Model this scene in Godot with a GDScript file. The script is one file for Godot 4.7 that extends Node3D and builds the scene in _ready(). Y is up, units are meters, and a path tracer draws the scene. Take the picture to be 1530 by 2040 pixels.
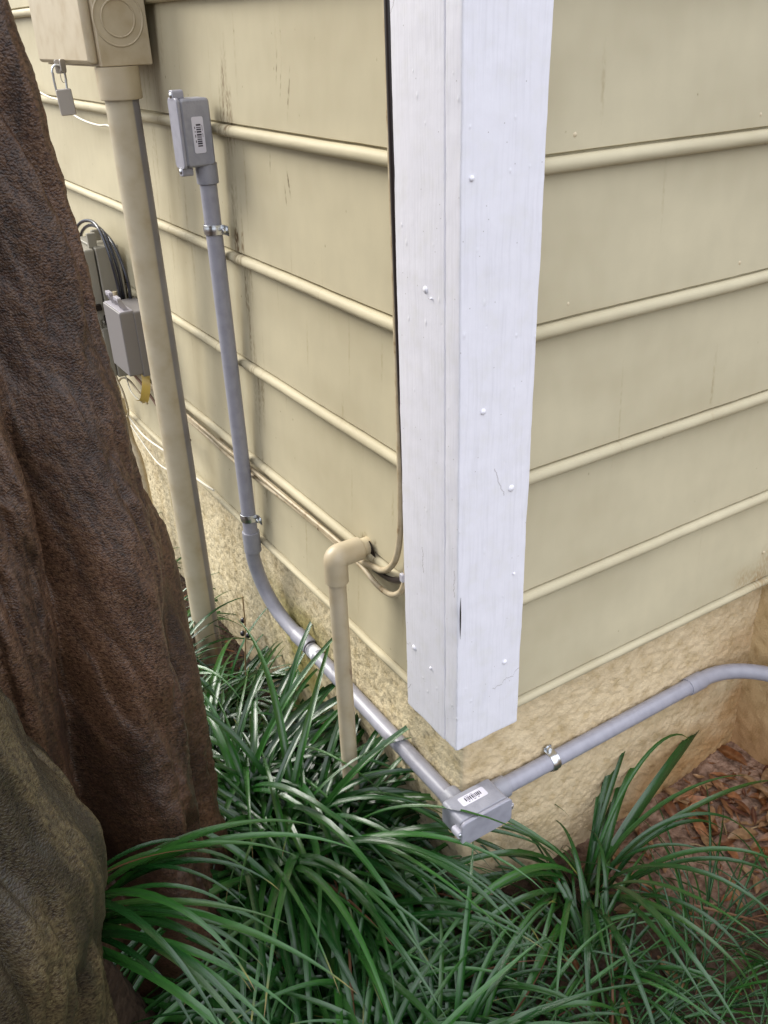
extends Node3D
# A house corner seen from above: beige beaded siding, a white corner board, grey conduits, a tree trunk and lilyturf.
# World: the outer bottom edge of the white corner board stands at the origin. The left wall runs along -z, the right wall along +x.

const GROUND := -0.43
const LX := 0.0213      # front of the beads on the left wall (plane x)
const RZ := -0.0225     # front of the beads on the right wall (plane z)
const ST := 0.052       # stucco plane: x = ST on the left, z = -ST on the right
const CY := -0.164      # height of the low conduits

var rng := RandomNumberGenerator.new()
var used := {}
var M := {}

# ------------------------------------------------------------------ mesh builder
class MB:
	var v := PackedVector3Array()
	var n := PackedVector3Array()
	var uv := PackedVector2Array()
	var c := PackedColorArray()
	var ix := PackedInt32Array()

	# rows x cols points; faces to the side of (next column) x (next row)
	func grid(p: PackedVector3Array, rows: int, cols: int, uvs := PackedVector2Array(), cs := PackedColorArray(), wrap := false, flip := false):
		var b := v.size()
		var nn := PackedVector3Array()
		nn.resize(rows * cols)
		var t := PackedInt32Array()
		t.resize((rows - 1) * (cols - 1) * 6)
		var k := 0
		for r in rows - 1:
			for q in cols - 1:
				var i := r * cols + q
				var i1 := i + 1
				var i2 := i + cols
				var i3 := i2 + 1
				var fn := (p[i1] - p[i2]).cross(p[i3] - p[i])
				nn[i] += fn
				nn[i1] += fn
				nn[i2] += fn
				nn[i3] += fn
				if flip:
					t[k] = b + i; t[k + 1] = b + i1; t[k + 2] = b + i2; t[k + 3] = b + i1; t[k + 4] = b + i3; t[k + 5] = b + i2
				else:
					t[k] = b + i; t[k + 1] = b + i2; t[k + 2] = b + i1; t[k + 3] = b + i1; t[k + 4] = b + i2; t[k + 5] = b + i3
				k += 6
		if wrap:
			for r in rows:
				var s := nn[r * cols] + nn[r * cols + cols - 1]
				nn[r * cols] = s
				nn[r * cols + cols - 1] = s
		for i in nn.size():
			nn[i] = (nn[i] if not flip else -nn[i]).normalized()
		v.append_array(p)
		n.append_array(nn)
		if uvs.size() == p.size():
			uv.append_array(uvs)
		else:
			var z := PackedVector2Array()
			z.resize(p.size())
			uv.append_array(z)
		if cs.size() == p.size():
			c.append_array(cs)
		else:
			var w := PackedColorArray()
			w.resize(p.size())
			w.fill(Color(1, 1, 1))
			c.append_array(w)
		ix.append_array(t)

	func tri(a: Vector3, b: Vector3, d: Vector3, col := Color(1, 1, 1), ua := Vector2.ZERO, ub := Vector2.ZERO, ud := Vector2.ZERO):
		var k := v.size()
		var nn := (d - a).cross(b - a).normalized()
		for x in [a, b, d]:
			v.append(x)
			n.append(nn)
			c.append(col)
		uv.append(ua)
		uv.append(ub)
		uv.append(ud)
		ix.append_array(PackedInt32Array([k, k + 1, k + 2]))

	func quad(a: Vector3, b: Vector3, d: Vector3, e: Vector3, col := Color(1, 1, 1)):   # clockwise seen from the front
		tri(a, b, d, col, Vector2(0, 0), Vector2(1, 0), Vector2(1, 1))
		tri(a, d, e, col, Vector2(0, 0), Vector2(1, 1), Vector2(0, 1))

	func fan(ring: PackedVector3Array, out: Vector3, col := Color(1, 1, 1)):
		var m := Vector3.ZERO
		for x in ring: m += x
		m /= ring.size()
		for i in ring.size():
			var a := ring[i]
			var b := ring[(i + 1) % ring.size()]
			if (b - m).cross(a - m).dot(out) > 0:
				tri(m, a, b, col)
			else:
				tri(m, b, a, col)

	# rings of equal size lofted into a closed skin; each ring runs counter-clockwise seen against the direction of travel
	func loft(rings: Array, caps := true, cols := []):
		var m: int = rings[0].size()
		var p := PackedVector3Array()
		var cs := PackedColorArray()
		var us := PackedVector2Array()
		var along := 0.0
		for r in rings.size():
			var ring: PackedVector3Array = rings[r]
			if r > 0: along += (ring[0] - rings[r - 1][0]).length()
			var round_ := 0.0
			for i in m + 1:
				if i > 0: round_ += (ring[i % m] - ring[i - 1]).length()
				p.append(ring[i % m])
				us.append(Vector2(round_, along))
				cs.append(cols[r] if cols.size() == rings.size() else Color(1, 1, 1))
		grid(p, rings.size(), m + 1, us, cs, true)
		if caps:
			var q: PackedVector3Array = rings[0]
			var w: PackedVector3Array = rings[-1]
			fan(q, mid(q) - mid(rings[1]), cols[0] if cols.size() else Color(1, 1, 1))
			fan(w, mid(w) - mid(rings[-2]), cols[-1] if cols.size() else Color(1, 1, 1))

	static func mid(r: PackedVector3Array) -> Vector3:
		var s := Vector3.ZERO
		for x in r: s += x
		return s / r.size()

	func tube(path: PackedVector3Array, radius, sides := 14, caps := true, cols := []):
		var rings := []
		var side := Vector3.ZERO
		for i in path.size():
			var d := (path[mini(i + 1, path.size() - 1)] - path[maxi(i - 1, 0)]).normalized()
			if side == Vector3.ZERO:
				side = d.cross(Vector3.UP if absf(d.y) < 0.9 else Vector3.RIGHT).normalized()
			side = (side - d * side.dot(d)).normalized()
			var up := side.cross(d)
			var r: float = radius if radius is float else radius[i]
			var ring := PackedVector3Array()
			for k in sides:
				var a := -TAU * k / sides
				ring.append(path[i] + (side * cos(a) + up * sin(a)) * r)
			rings.append(ring)
		loft(rings, caps, cols)

	# a box with rounded corners in x-y (radius r) and its z edges chamfered by b
	func rbox(at: Transform3D, size: Vector3, r := 0.004, b := 0.0015, seg := 4):
		var rings := []
		for q in [[-0.5, b], [-0.5, 0.3 * b], [-0.5, 0.0], [0.5, 0.0], [0.5, 0.3 * b], [0.5, b]]:
			var zz: float = q[0] * size.z
			var inset: float = q[1]
			if q[1] == 0.0: zz -= signf(zz) * b
			elif q[1] < b: zz -= signf(zz) * b * 0.35
			var ring := PackedVector3Array()
			var hx := size.x / 2 - inset
			var hy := size.y / 2 - inset
			var rr := maxf(r - inset, 0.0004)
			for k in 4:
				var cx := (hx - rr) * (1 if k == 0 or k == 3 else -1)
				var cy := (hy - rr) * (1 if k < 2 else -1)
				for s in seg + 1:
					var a := PI / 2 * k + PI / 2 * s / seg
					ring.append(at * Vector3(cx + rr * cos(a), cy + rr * sin(a), zz))
			rings.append(ring)
		loft(rings, true)

	func dome(at: Vector3, out: Vector3, r: float, h: float, seg := 8):
		var s := out.cross(Vector3.UP if absf(out.y) < 0.9 else Vector3.RIGHT).normalized()
		var u := s.cross(out)
		var rings := []
		for q in 4:
			var a := PI / 2 * q / 3.4
			var ring := PackedVector3Array()
			for k in seg:
				var t := -TAU * k / seg
				ring.append(at + (s * cos(t) + u * sin(t)) * r * cos(a) + out * h * sin(a))
			rings.append(ring)
		loft(rings, true)

	func mesh(m: Material) -> ArrayMesh:
		var a := []
		a.resize(Mesh.ARRAY_MAX)
		a[Mesh.ARRAY_VERTEX] = v
		a[Mesh.ARRAY_NORMAL] = n
		a[Mesh.ARRAY_TEX_UV] = uv
		a[Mesh.ARRAY_COLOR] = c
		a[Mesh.ARRAY_INDEX] = ix
		var am := ArrayMesh.new()
		am.add_surface_from_arrays(Mesh.PRIMITIVE_TRIANGLES, a)
		am.surface_set_material(0, m)
		return am

# ------------------------------------------------------------------ naming helpers
func numbered(s: String) -> String:
	used[s] = used.get(s, -1) + 1
	return s if used[s] == 0 else "%s_%03d" % [s, used[s]]

func tag(o, label: String, category := "", group := "", kind := ""):
	if label: o.set_meta("label", label)
	if category: o.set_meta("category", category)
	if group: o.set_meta("group", group)
	if kind: o.set_meta("kind", kind)
	return o

func thing(called: String, label: String, category: String, at := Vector3.ZERO, group := "") -> Node3D:
	var o := Node3D.new()
	o.name = numbered(called)
	add_child(o, true)
	o.position = at
	tag(o, label, category, group)
	return o

# commits a mesh whose points are in world coordinates under parent (parents are only moved, never turned)
func part(called: String, b: MB, mat: Material, parent: Node = self) -> MeshInstance3D:
	var o := MeshInstance3D.new()
	o.mesh = b.mesh(mat)
	o.name = numbered(called) if parent == self else called
	parent.add_child(o, true)
	var off := Vector3.ZERO
	var p = parent
	while p is Node3D and p != self:
		off += p.position
		p = p.get_parent()
	o.position = -off
	return o

# ------------------------------------------------------------------ textures and materials
func fnoise(freq: float, oct := 4, seed_ := 1, type := FastNoiseLite.TYPE_SIMPLEX_SMOOTH, fractal := FastNoiseLite.FRACTAL_FBM) -> FastNoiseLite:
	var f := FastNoiseLite.new()
	f.seed = seed_
	f.noise_type = type
	f.frequency = freq
	f.fractal_type = fractal
	f.fractal_octaves = oct
	return f

func ntex(f: FastNoiseLite, stops := [], size := 512) -> NoiseTexture2D:
	var t := NoiseTexture2D.new()
	t.width = size
	t.height = size
	t.seamless = true
	t.noise = f
	if stops.size():
		var g := Gradient.new()
		var o := PackedFloat32Array()
		var c := PackedColorArray()
		for s in stops:
			o.append(s[0])
			c.append(s[1])
		g.offsets = o
		g.colors = c
		t.color_ramp = g
	return t

func lin(r: float, g: float, b: float) -> Color:
	return Color(r, g, b).linear_to_srgb()

func mat(color: Color, rough := 0.6, spec := 0.5, metal := 0.0) -> StandardMaterial3D:
	var m := StandardMaterial3D.new()
	m.albedo_color = color
	m.roughness = rough
	m.metallic_specular = spec
	m.metallic = metal
	m.vertex_color_use_as_albedo = true
	return m

func tri_map(m: StandardMaterial3D, scale_: float):
	m.uv1_triplanar = true
	m.uv1_world_triplanar = true
	m.uv1_scale = Vector3.ONE * scale_
	return m

func bump(m: StandardMaterial3D, t: Texture2D, cm: float):
	m.heightmap_enabled = true
	m.heightmap_texture = t
	m.heightmap_scale = cm
	return m

func siding_image(left: bool) -> ImageTexture:
	var w := 2048
	var h := 1024
	var f := fnoise(0.010, 4, 7 if left else 8)
	var f2 := fnoise(0.12, 2, 17)
	var small := Image.create_empty(512, 256, false, Image.FORMAT_RGB8)
	for y in 256:
		for x in 512:
			var a := f.get_noise_2d(x * 1.0, y * 2.5) * 0.05 + f2.get_noise_2d(x, y * 0.5) * 0.012
			var g := 0.93 + a
			small.set_pixel(x, y, Color(g, g - maxf(0, -a) * 0.15, g - maxf(0, -a) * 0.4))
	small.resize(w, h, Image.INTERPOLATE_CUBIC)
	var r := RandomNumberGenerator.new()
	r.seed = 5 if left else 6
	var speck := func(s: float, y: float, sw: float, sh: float, col: Color, al: float, slant := 0.0):
		var px := s / 2.2 * w
		var py := (1.0 - (y + 0.1) / 1.1) * h
		var rx := maxf(sw / 2.2 * w, 0.6)
		var ry := maxf(sh / 1.1 * h, 0.6)
		for iy in range(int(py - ry * 2), int(py + ry * 2) + 1):
			for ix in range(int(px - rx * 2 - absf(slant) * ry * 2), int(px + rx * 2 + absf(slant) * ry * 2) + 1):
				if ix < 0 or iy < 0 or ix >= w or iy >= h: continue
				var dx := (ix - px - slant * (iy - py)) / rx
				var dy := (iy - py) / ry
				var k := exp(-(dx * dx + dy * dy) * 1.4) * al * clampf(0.75 + f2.get_noise_2d(ix * 2.0, iy * 0.7) * 1.6, 0.0, 1.2)
				if k > 0.01:
					small.set_pixel(ix, iy, small.get_pixel(ix, iy).lerp(col, minf(k, 1.0)))
	var dark := Color(0.33, 0.27, 0.2)
	for i in (230 if left else 110):          # fly specks and dirt grains
		var s := r.randf() * 2.1
		speck.call(s, r.randf() * 1.05 - 0.05, r.randf_range(0.0006, 0.0013), r.randf_range(0.0006, 0.002), dark, r.randf_range(0.25, 0.75))
	for i in (60 if left else 30):           # faint runs
		speck.call(r.randf() * 2.0, r.randf() * 1.0, r.randf_range(0.001, 0.003), r.randf_range(0.02, 0.07), Color(0.62, 0.55, 0.44), r.randf_range(0.08, 0.25))
	if left:
		# mildew beside the conduit
		for i in 46:
			speck.call(r.randf_range(0.595, 0.632), r.randf_range(0.1, 0.84), r.randf_range(0.002, 0.006), r.randf_range(0.015, 0.06), Color(0.42, 0.35, 0.26), r.randf_range(0.12, 0.32))
		for i in 12:
			speck.call(r.randf_range(0.59, 0.625), r.randf_range(0.69, 0.8), r.randf_range(0.002, 0.005), r.randf_range(0.01, 0.03), Color(0.35, 0.25, 0.18), r.randf_range(0.15, 0.4))
		for i in 8:
			speck.call(r.randf_range(0.6, 0.63), r.randf_range(0.53, 0.57), 0.005, 0.014, Color(0.38, 0.27, 0.18), 0.35)
		for i in 26:
			speck.call(r.randf_range(0.83, 0.99), r.randf_range(0.45, 0.95), 0.004, r.randf_range(0.02, 0.08), Color(0.5, 0.42, 0.3), r.randf_range(0.08, 0.22))
		# scrapes in the paint
		speck.call(0.436, 0.668, 0.0017, 0.013, dark, 0.95, -0.25)
		speck.call(0.446, 0.648, 0.0012, 0.012, dark, 0.6, -0.12)
		speck.call(0.49, 0.69, 0.0012, 0.012, dark, 0.5, 0.1)
		for q in [[0.44, 0.81], [0.43, 0.79], [0.41, 0.77], [0.405, 0.79]]:
			speck.call(q[0], q[1], 0.0012, 0.016, dark, 0.55, 0.15)
		speck.call(0.755, 0.345, 0.0013, 0.022, dark, 0.6)
		# rust and dirt along the cable run
		for i in 24:
			speck.call(r.randf_range(0.46, 0.9), r.randf_range(0.125, 0.158), r.randf_range(0.006, 0.015), r.randf_range(0.003, 0.008), Color(0.5, 0.33, 0.2), r.randf_range(0.15, 0.4))
		for i in 14:
			speck.call(r.randf_range(0.22, 0.28), r.randf_range(0.15, 0.2), 0.006, 0.006, Color(0.35, 0.28, 0.2), 0.35)
	else:
		for i in 12:                          # rusty splash at the low inner corner
			speck.call(r.randf_range(0.6, 0.73), r.randf_range(0.0, 0.09), 0.02, 0.02, Color(0.66, 0.5, 0.34), r.randf_range(0.08, 0.2))
	return ImageTexture.create_from_image(small)

func paint_height() -> ImageTexture:       # brush strokes that run along v, and blobs in thick paint
	var w := 512
	var h := 1024
	var img := Image.create_empty(w, h, false, Image.FORMAT_RGB8)
	var f := fnoise(1.0, 3, 21)
	var g := fnoise(0.05, 3, 22)
	var wide := PackedFloat32Array()
	for x in w:
		wide.append(f.get_noise_1d(x * 0.11) * 0.55)
	for y in h:
		for x in w:
			var k := smoothstep(h - 160.0, h - 1.0, y)
			var a := 0.35 + wide[x] * 0.07 + lerpf(f.get_noise_2d(x * 0.35, y * 0.012), f.get_noise_2d(x * 0.35, (y - h) * 0.012), k) * 0.07 + lerpf(g.get_noise_2d(x, y), g.get_noise_2d(x, y - h), k) * 0.06
			img.set_pixel(x, y, Color(a, a, a))
	var r := RandomNumberGenerator.new()
	r.seed = 31
	for i in 100:
		var px := r.randi_range(8, w - 9)
		var py := r.randi_range(12, h - 13)
		var rx := r.randf_range(0.9, 2.2)
		var ry := rx * r.randf_range(1.0, 2.2)
		var up: float = r.randf_range(0.1, 0.45) * (1.0 if r.randf() < 0.85 else -0.6)
		for iy in range(-8, 9):
			for dx in range(-6, 7):
				var k := exp(-(pow(dx / rx, 2) + pow(iy / ry, 2)))
				if k > 0.02:
					var o: float = img.get_pixel(px + dx, py + iy).r + up * k
					img.set_pixel(px + dx, py + iy, Color(o, o, o))
	return ImageTexture.create_from_image(img)

func paint_color() -> ImageTexture:        # weathered streaks, specks and hairline cracks of old white paint
	var w := 512
	var h := 1024
	var img := Image.create_empty(w, h, false, Image.FORMAT_RGB8)
	var f := fnoise(1.0, 3, 24)
	var g := fnoise(0.02, 4, 25)
	for y in h:
		var k := smoothstep(h - 200.0, h - 1.0, y)
		for x in w:
			var st := lerpf(f.get_noise_2d(x * 0.16, y * 0.006), f.get_noise_2d(x * 0.16, (y - h) * 0.006), k)
			var cl := lerpf(g.get_noise_2d(x, y), g.get_noise_2d(x, y - h), k)
			var a := 0.985 - maxf(0.0, st) * 0.045 + cl * 0.02
			img.set_pixel(x, y, Color(a, a, a - maxf(0.0, -cl) * 0.02))
	var r := RandomNumberGenerator.new()
	r.seed = 33
	for i in 150:
		img.set_pixel(r.randi() % w, r.randi() % h, Color(0.6, 0.58, 0.55))
	for i in [1, 2, 4, 5, 7]:
		var x := r.randf() * w
		var y := r.randf() * h
		var d := r.randf_range(-0.6, 0.6)
		for q in r.randi_range(25, 70):
			x += d + r.randf_range(-0.8, 0.8)
			y += 1.0 if i % 3 else r.randf_range(-0.3, 0.3)
			if i % 3 == 0: x += 0.8
			img.set_pixel(posmod(int(x), w), posmod(int(y), h), Color(0.72, 0.7, 0.69))
	for q in [[60.0, 900.0], [250.0, 925.0], [330.0, 880.0]]:      # v runs up from the foot of the board
		var x: float = q[0]
		var y: float = h - q[1]
		for t in 90:
			x += 1.0
			y += r.randf_range(-1.4, 1.2) + (2.0 if t % 23 > 19 else 0.0)
			img.set_pixel(posmod(int(x), w), posmod(int(y), h), Color(0.74, 0.72, 0.7))
	return ImageTexture.create_from_image(img)

func barcode_image() -> ImageTexture:
	var img := Image.create_empty(128, 64, false, Image.FORMAT_RGB8)
	img.fill(Color(0.84, 0.83, 0.87))
	var r := RandomNumberGenerator.new()
	r.seed = 3
	var x := 26
	while x < 102:
		var w := r.randi_range(2, 6)
		img.fill_rect(Rect2i(x, 16, w, 26), Color(0.22, 0.2, 0.24))
		x += w + r.randi_range(2, 5)
	for q in [[34, 48, 8], [50, 48, 4], [62, 48, 10], [82, 48, 8]]:
		img.fill_rect(Rect2i(q[0], q[1], q[2], 4), Color(0.2, 0.19, 0.22))
	for q in [[30, 8, 20], [58, 8, 14]]:
		img.fill_rect(Rect2i(q[0], q[1], q[2], 3), Color(0.5, 0.49, 0.52))
	return ImageTexture.create_from_image(img)

func leaf_image() -> ImageTexture:         # long parallel veins
	var img := Image.create_empty(64, 256, false, Image.FORMAT_RGB8)
	var f := fnoise(1.0, 2, 41)
	for y in 256:
		for x in 64:
			var a := 0.86 + 0.12 * f.get_noise_2d(x * 0.6, y * 0.006) + 0.05 * sin(x * 1.1) + 0.06 * f.get_noise_2d(x * 0.1 + 50, y * 0.05)
			img.set_pixel(x, y, Color(a, a, a))
	return ImageTexture.create_from_image(img)

func two_sided():
	for k in ["blade", "dry", "litter", "yellow"]: M[k].cull_mode = BaseMaterial3D.CULL_DISABLED

func make_materials():
	# beige house paint on the siding
	for k in 2:
		var s := mat(lin(0.582, 0.518, 0.353), 0.58, 0.3)
		s.albedo_texture = siding_image(k == 0)
		M["siding_left" if k == 0 else "siding_right"] = s
	var p := mat(lin(0.60, 0.517, 0.358), 0.45, 0.45)
	p.albedo_texture = ntex(fnoise(0.012, 5, 51), [[0.0, Color(0.90, 0.87, 0.82)], [0.45, Color(0.96, 0.955, 0.94)], [1.0, Color(1, 1, 1)]])
	tri_map(p, 3.0)
	M.beige = p
	var pc := mat(lin(0.53, 0.45, 0.315), 0.42, 0.5)
	pc.albedo_texture = p.albedo_texture
	tri_map(pc, 3.0)
	M.beige_metal = pc
	M.cable = tri_map(mat(lin(0.56, 0.485, 0.345), 0.5), 4.0)
	M.cable.albedo_texture = ntex(fnoise(0.02, 4, 52), [[0.0, Color(0.55, 0.42, 0.3)], [0.3, Color(0.90, 0.87, 0.82)], [1.0, Color(1, 1, 1)]])
	var w := mat(lin(0.79, 0.78, 0.832), 0.42, 0.5)
	bump(w, paint_height(), 0.14)
	w.albedo_texture = paint_color()
	w.uv1_scale = Vector3(2.4, 1.2, 1)
	M.white = w
	M.white_plain = mat(lin(0.79, 0.78, 0.832), 0.35, 0.5)
	M.dark = mat(lin(0.02, 0.014, 0.01), 0.8, 0.3)
	# stucco
	var st := mat(Color(1, 1, 1), 0.8, 0.35)
	st.albedo_texture = ntex(fnoise(0.02, 5, 61), [[0.0, Color(0.80, 0.77, 0.70)], [0.4, Color(0.92, 0.91, 0.89)], [1.0, Color(1, 1, 1)]])
	tri_map(st, 2.5)
	bump(st, ntex(fnoise(0.17, 2, 62), [], 512), 0.10)
	M.stucco = st
	# grey conduit plastic
	var g := mat(lin(0.345, 0.342, 0.388), 0.33, 0.5)
	g.albedo_texture = ntex(fnoise(0.015, 4, 71), [[0.0, Color(0.90, 0.90, 0.91)], [0.5, Color(0.97, 0.97, 0.975)], [1.0, Color(1, 1, 1)]])
	tri_map(g, 5.0)
	M.grey = g
	var gb := mat(lin(0.325, 0.325, 0.36), 0.36, 0.5)
	gb.albedo_texture = g.albedo_texture
	tri_map(gb, 5.0)
	bump(gb, ntex(fnoise(0.2, 2, 72), [], 256), 0.03)
	M.grey_box = gb
	M.grey_pale = mat(lin(0.46, 0.45, 0.5), 0.4)
	M.zinc = mat(lin(0.62, 0.64, 0.66), 0.28, 0.5, 1.0)
	M.steel = mat(lin(0.42, 0.385, 0.34), 0.45, 0.5, 0.35)
	M.label = mat(Color(1, 1, 1), 0.5)
	M.label.albedo_texture = barcode_image()
	M.sticker = mat(lin(0.8, 0.8, 0.84), 0.5)
	M.utility = mat(lin(0.20, 0.185, 0.18), 0.5)
	M.utility_pale = mat(lin(0.36, 0.34, 0.37), 0.5)
	M.khaki = mat(lin(0.27, 0.25, 0.2), 0.5)
	M.black = mat(lin(0.018, 0.02, 0.03), 0.25, 0.6)
	M.rust = mat(lin(0.12, 0.06, 0.035), 0.7)
	M.dark_cable = mat(lin(0.022, 0.016, 0.016), 0.3, 0.6)
	M.yellow = mat(lin(0.55, 0.38, 0.08), 0.5)
	M.white_wire = mat(lin(0.72, 0.68, 0.56), 0.5)
	# bark
	for k in 2:
		var b := mat(Color(1, 1, 1), 0.47, 0.5)
		b.albedo_texture = ntex(fnoise(0.055, 4, 81 + k), [[0.0, Color(0.28, 0.22, 0.19)], [0.38, Color(0.66, 0.60, 0.56)], [0.5, Color(0.88, 0.84, 0.80)], [1.0, Color(1, 1, 1)]], 1024)
		tri_map(b, 3.2)
		bump(b, ntex(fnoise(0.10, 4, 84), [], 1024), 0.11)
		M["bark" if k == 0 else "bark_olive"] = b
	# leaves
	var lf := mat(Color(1, 1, 1), 0.19, 0.58)
	lf.albedo_texture = leaf_image()
	bump(lf, lf.albedo_texture, 0.08)
	lf.backlight = Color(0.08, 0.12, 0.03)
	M.blade = lf
	M.dry = mat(Color(1, 1, 1), 0.55, 0.4)
	M.litter = mat(Color(1, 1, 1), 0.45, 0.45)
	M.litter.albedo_texture = ntex(fnoise(0.03, 4, 91), [[0.0, Color(0.6, 0.55, 0.5)], [1.0, Color(1, 1, 1)]], 256)
	tri_map(M.litter, 9.0)
	M.berry = mat(lin(0.012, 0.008, 0.012), 0.2, 0.6)
	M.stem = mat(lin(0.3, 0.2, 0.1), 0.6)
	var so := mat(Color(1, 1, 1), 0.75, 0.35)
	so.albedo_texture = ntex(fnoise(0.02, 6, 95), [[0.0, Color(0.42, 0.38, 0.36)], [0.5, Color(0.8, 0.77, 0.75)], [1.0, Color(1, 1, 1)]], 1024)
	tri_map(so, 2.0)
	bump(so, ntex(fnoise(0.05, 5, 96), [], 512), 0.8)
	M.soil = so

# ------------------------------------------------------------------ scene
func _ready():
	rng.seed = 20
	var cam := Camera3D.new()
	cam.name = "camera"
	add_child(cam)
	cam.position = Vector3(-0.5285, 0.8516, 0.7060)
	cam.rotation = Vector3(-0.5032, -0.5467, -0.0378)
	cam.fov = 60.04
	cam.near = 0.02
	cam.far = 300
	cam.current = true
	var env := Environment.new()
	env.background_mode = Environment.BG_SKY
	var sky := Sky.new()
	var sm := ProceduralSkyMaterial.new()
	sm.sky_top_color = Color(0.94, 0.95, 0.985)
	sm.sky_horizon_color = Color(0.62, 0.65, 0.68)
	sm.sky_curve = 0.3
	sm.ground_horizon_color = Color(0.3, 0.3, 0.28)
	sm.ground_bottom_color = Color(0.15, 0.14, 0.12)
	sm.sky_energy_multiplier = 1.55
	sm.sun_angle_max = 0.0
	sky.sky_material = sm
	env.sky = sky
	env.tonemap_mode = Environment.TONE_MAPPER_LINEAR
	env.tonemap_exposure = 1.0
	env.ambient_light_source = Environment.AMBIENT_SOURCE_SKY
	env.sdfgi_enabled = true
	env.ssao_enabled = true
	env.ssil_enabled = true
	var we := WorldEnvironment.new()
	we.name = "world_environment"
	we.environment = env
	add_child(we)
	var sun := DirectionalLight3D.new()
	sun.name = "sun"
	sun.light_energy = 1.45
	sun.light_angular_distance = 34.0
	sun.light_color = Color(1.0, 0.985, 0.96)
	sun.shadow_enabled = true
	add_child(sun)
	sun.look_at_from_position(Vector3(-0.55, 0.80, -0.95), Vector3.ZERO)

	make_materials()
	two_sided()
	build_ground()
	build_house()
	build_side_wall()
	build_tree()
	build_meter()
	build_conduits()
	build_drain()
	build_cables()
	build_utility()
	build_plants()
	build_litter()

# ---------------------------------------------------------------- ground
func ground_y(x: float, z: float) -> float:
	var k := clampf(1.0 - maxf(absf(x), absf(z)) / 3.0, 0.0, 1.0)
	var f: FastNoiseLite = M.get("gn", null)
	if f == null:
		f = fnoise(2.2, 5, 101)
		M.gn = f
	var rise := 0.03 * smoothstep(0.35, 0.7, x) * smoothstep(-0.3, 0.0, -z)
	return GROUND + f.get_noise_2d(x, z) * 0.03 * k + rise

func build_ground():
	var ax := PackedFloat32Array()
	for q in [-60.0, -25.0, -10.0, -4.0, -2.0]: ax.append(q)
	for i in 188: ax.append(-1.4 + i * 0.0135)
	for q in [1.6, 2.5, 5.0, 12.0, 28.0, 60.0]: ax.append(q)
	var p := PackedVector3Array()
	var cs := PackedColorArray()
	var f := fnoise(6.0, 4, 102)
	for z in ax:
		for x in ax:
			p.append(Vector3(x, ground_y(x, z), z))
			var k := clampf(0.5 + f.get_noise_2d(x, z), 0.0, 1.0)
			var red := smoothstep(0.22, 0.42, x) * smoothstep(0.30, 0.12, z)
			cs.append(Color(0.06, 0.04, 0.026).lerp(Color(0.10, 0.062, 0.04), k).lerp(Color(0.33, 0.215, 0.15).lerp(Color(0.47, 0.32, 0.235), k), red))
	var b := MB.new()
	b.grid(p, ax.size(), ax.size(), PackedVector2Array(), cs, false, true)
	var o := part("ground", b, M.soil)
	tag(o, "dark damp garden soil, bare and reddish towards the stucco", "", "", "structure")

# ---------------------------------------------------------------- house
func wall_point(left: bool, s: float, y: float, d: float) -> Vector3:
	return Vector3(LX + d, y, -s) if left else Vector3(s, y, RZ - d)

func board_mesh(left: bool, h: float, top: float, s0: float, s1: float, lap: float) -> MB:
	var b := MB.new()
	var ss := PackedFloat32Array()
	var s := s0
	while s < s1:
		ss.append(s)
		s += 0.014 if s < 2.0 else 0.4
	ss.append(s1)
	var f := fnoise(9.0, 3, 200 + int(h * 1000.0))
	var strips := [[], [], []]
	var br := 0.0084 if h > 0.05 else 0.0062
	var bc := 0.0095 - br
	strips[0].append(Vector2(lap, bc - br + 0.0001))
	for i in 11:
		var a := -PI / 2 + PI * i / 10.0
		strips[0].append(Vector2(br + 0.0004 - br * cos(a), bc + br * sin(a)))
	strips[0].append(Vector2(0.0130, 0.0098))
	strips[1] = [Vector2(0.0130, 0.0098), Vector2(0.0132, 0.0112), Vector2(0.0118, 0.0121), Vector2(0.0088, 0.0124), Vector2(0.0078, 0.0132)]
	var hh := top - h
	strips[2] = [Vector2(0.0078, 0.0132), Vector2(0.0080, 0.02), Vector2(0.0105, hh * 0.35), Vector2(0.0135, hh * 0.65), Vector2(0.0165, hh + 0.004)]
	for st in strips:
		var p := PackedVector3Array()
		var us := PackedVector2Array()
		for q in st:
			for x in ss:
				var wob := f.get_noise_2d(x * 3.0, q.y * 40.0) * 0.0007 + f.get_noise_1d(x * 0.35) * 0.0010
				var dy := f.get_noise_1d(x * 0.3 + 40.0) * 0.0008
				p.append(wall_point(left, x, h + q.y + dy, q.x + wob))
				us.append(Vector2(x / 2.2, 1.0 - (h + q.y + 0.1) / 1.1))
		b.grid(p, st.size(), ss.size(), us, PackedColorArray(), false, left)
	return b

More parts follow.
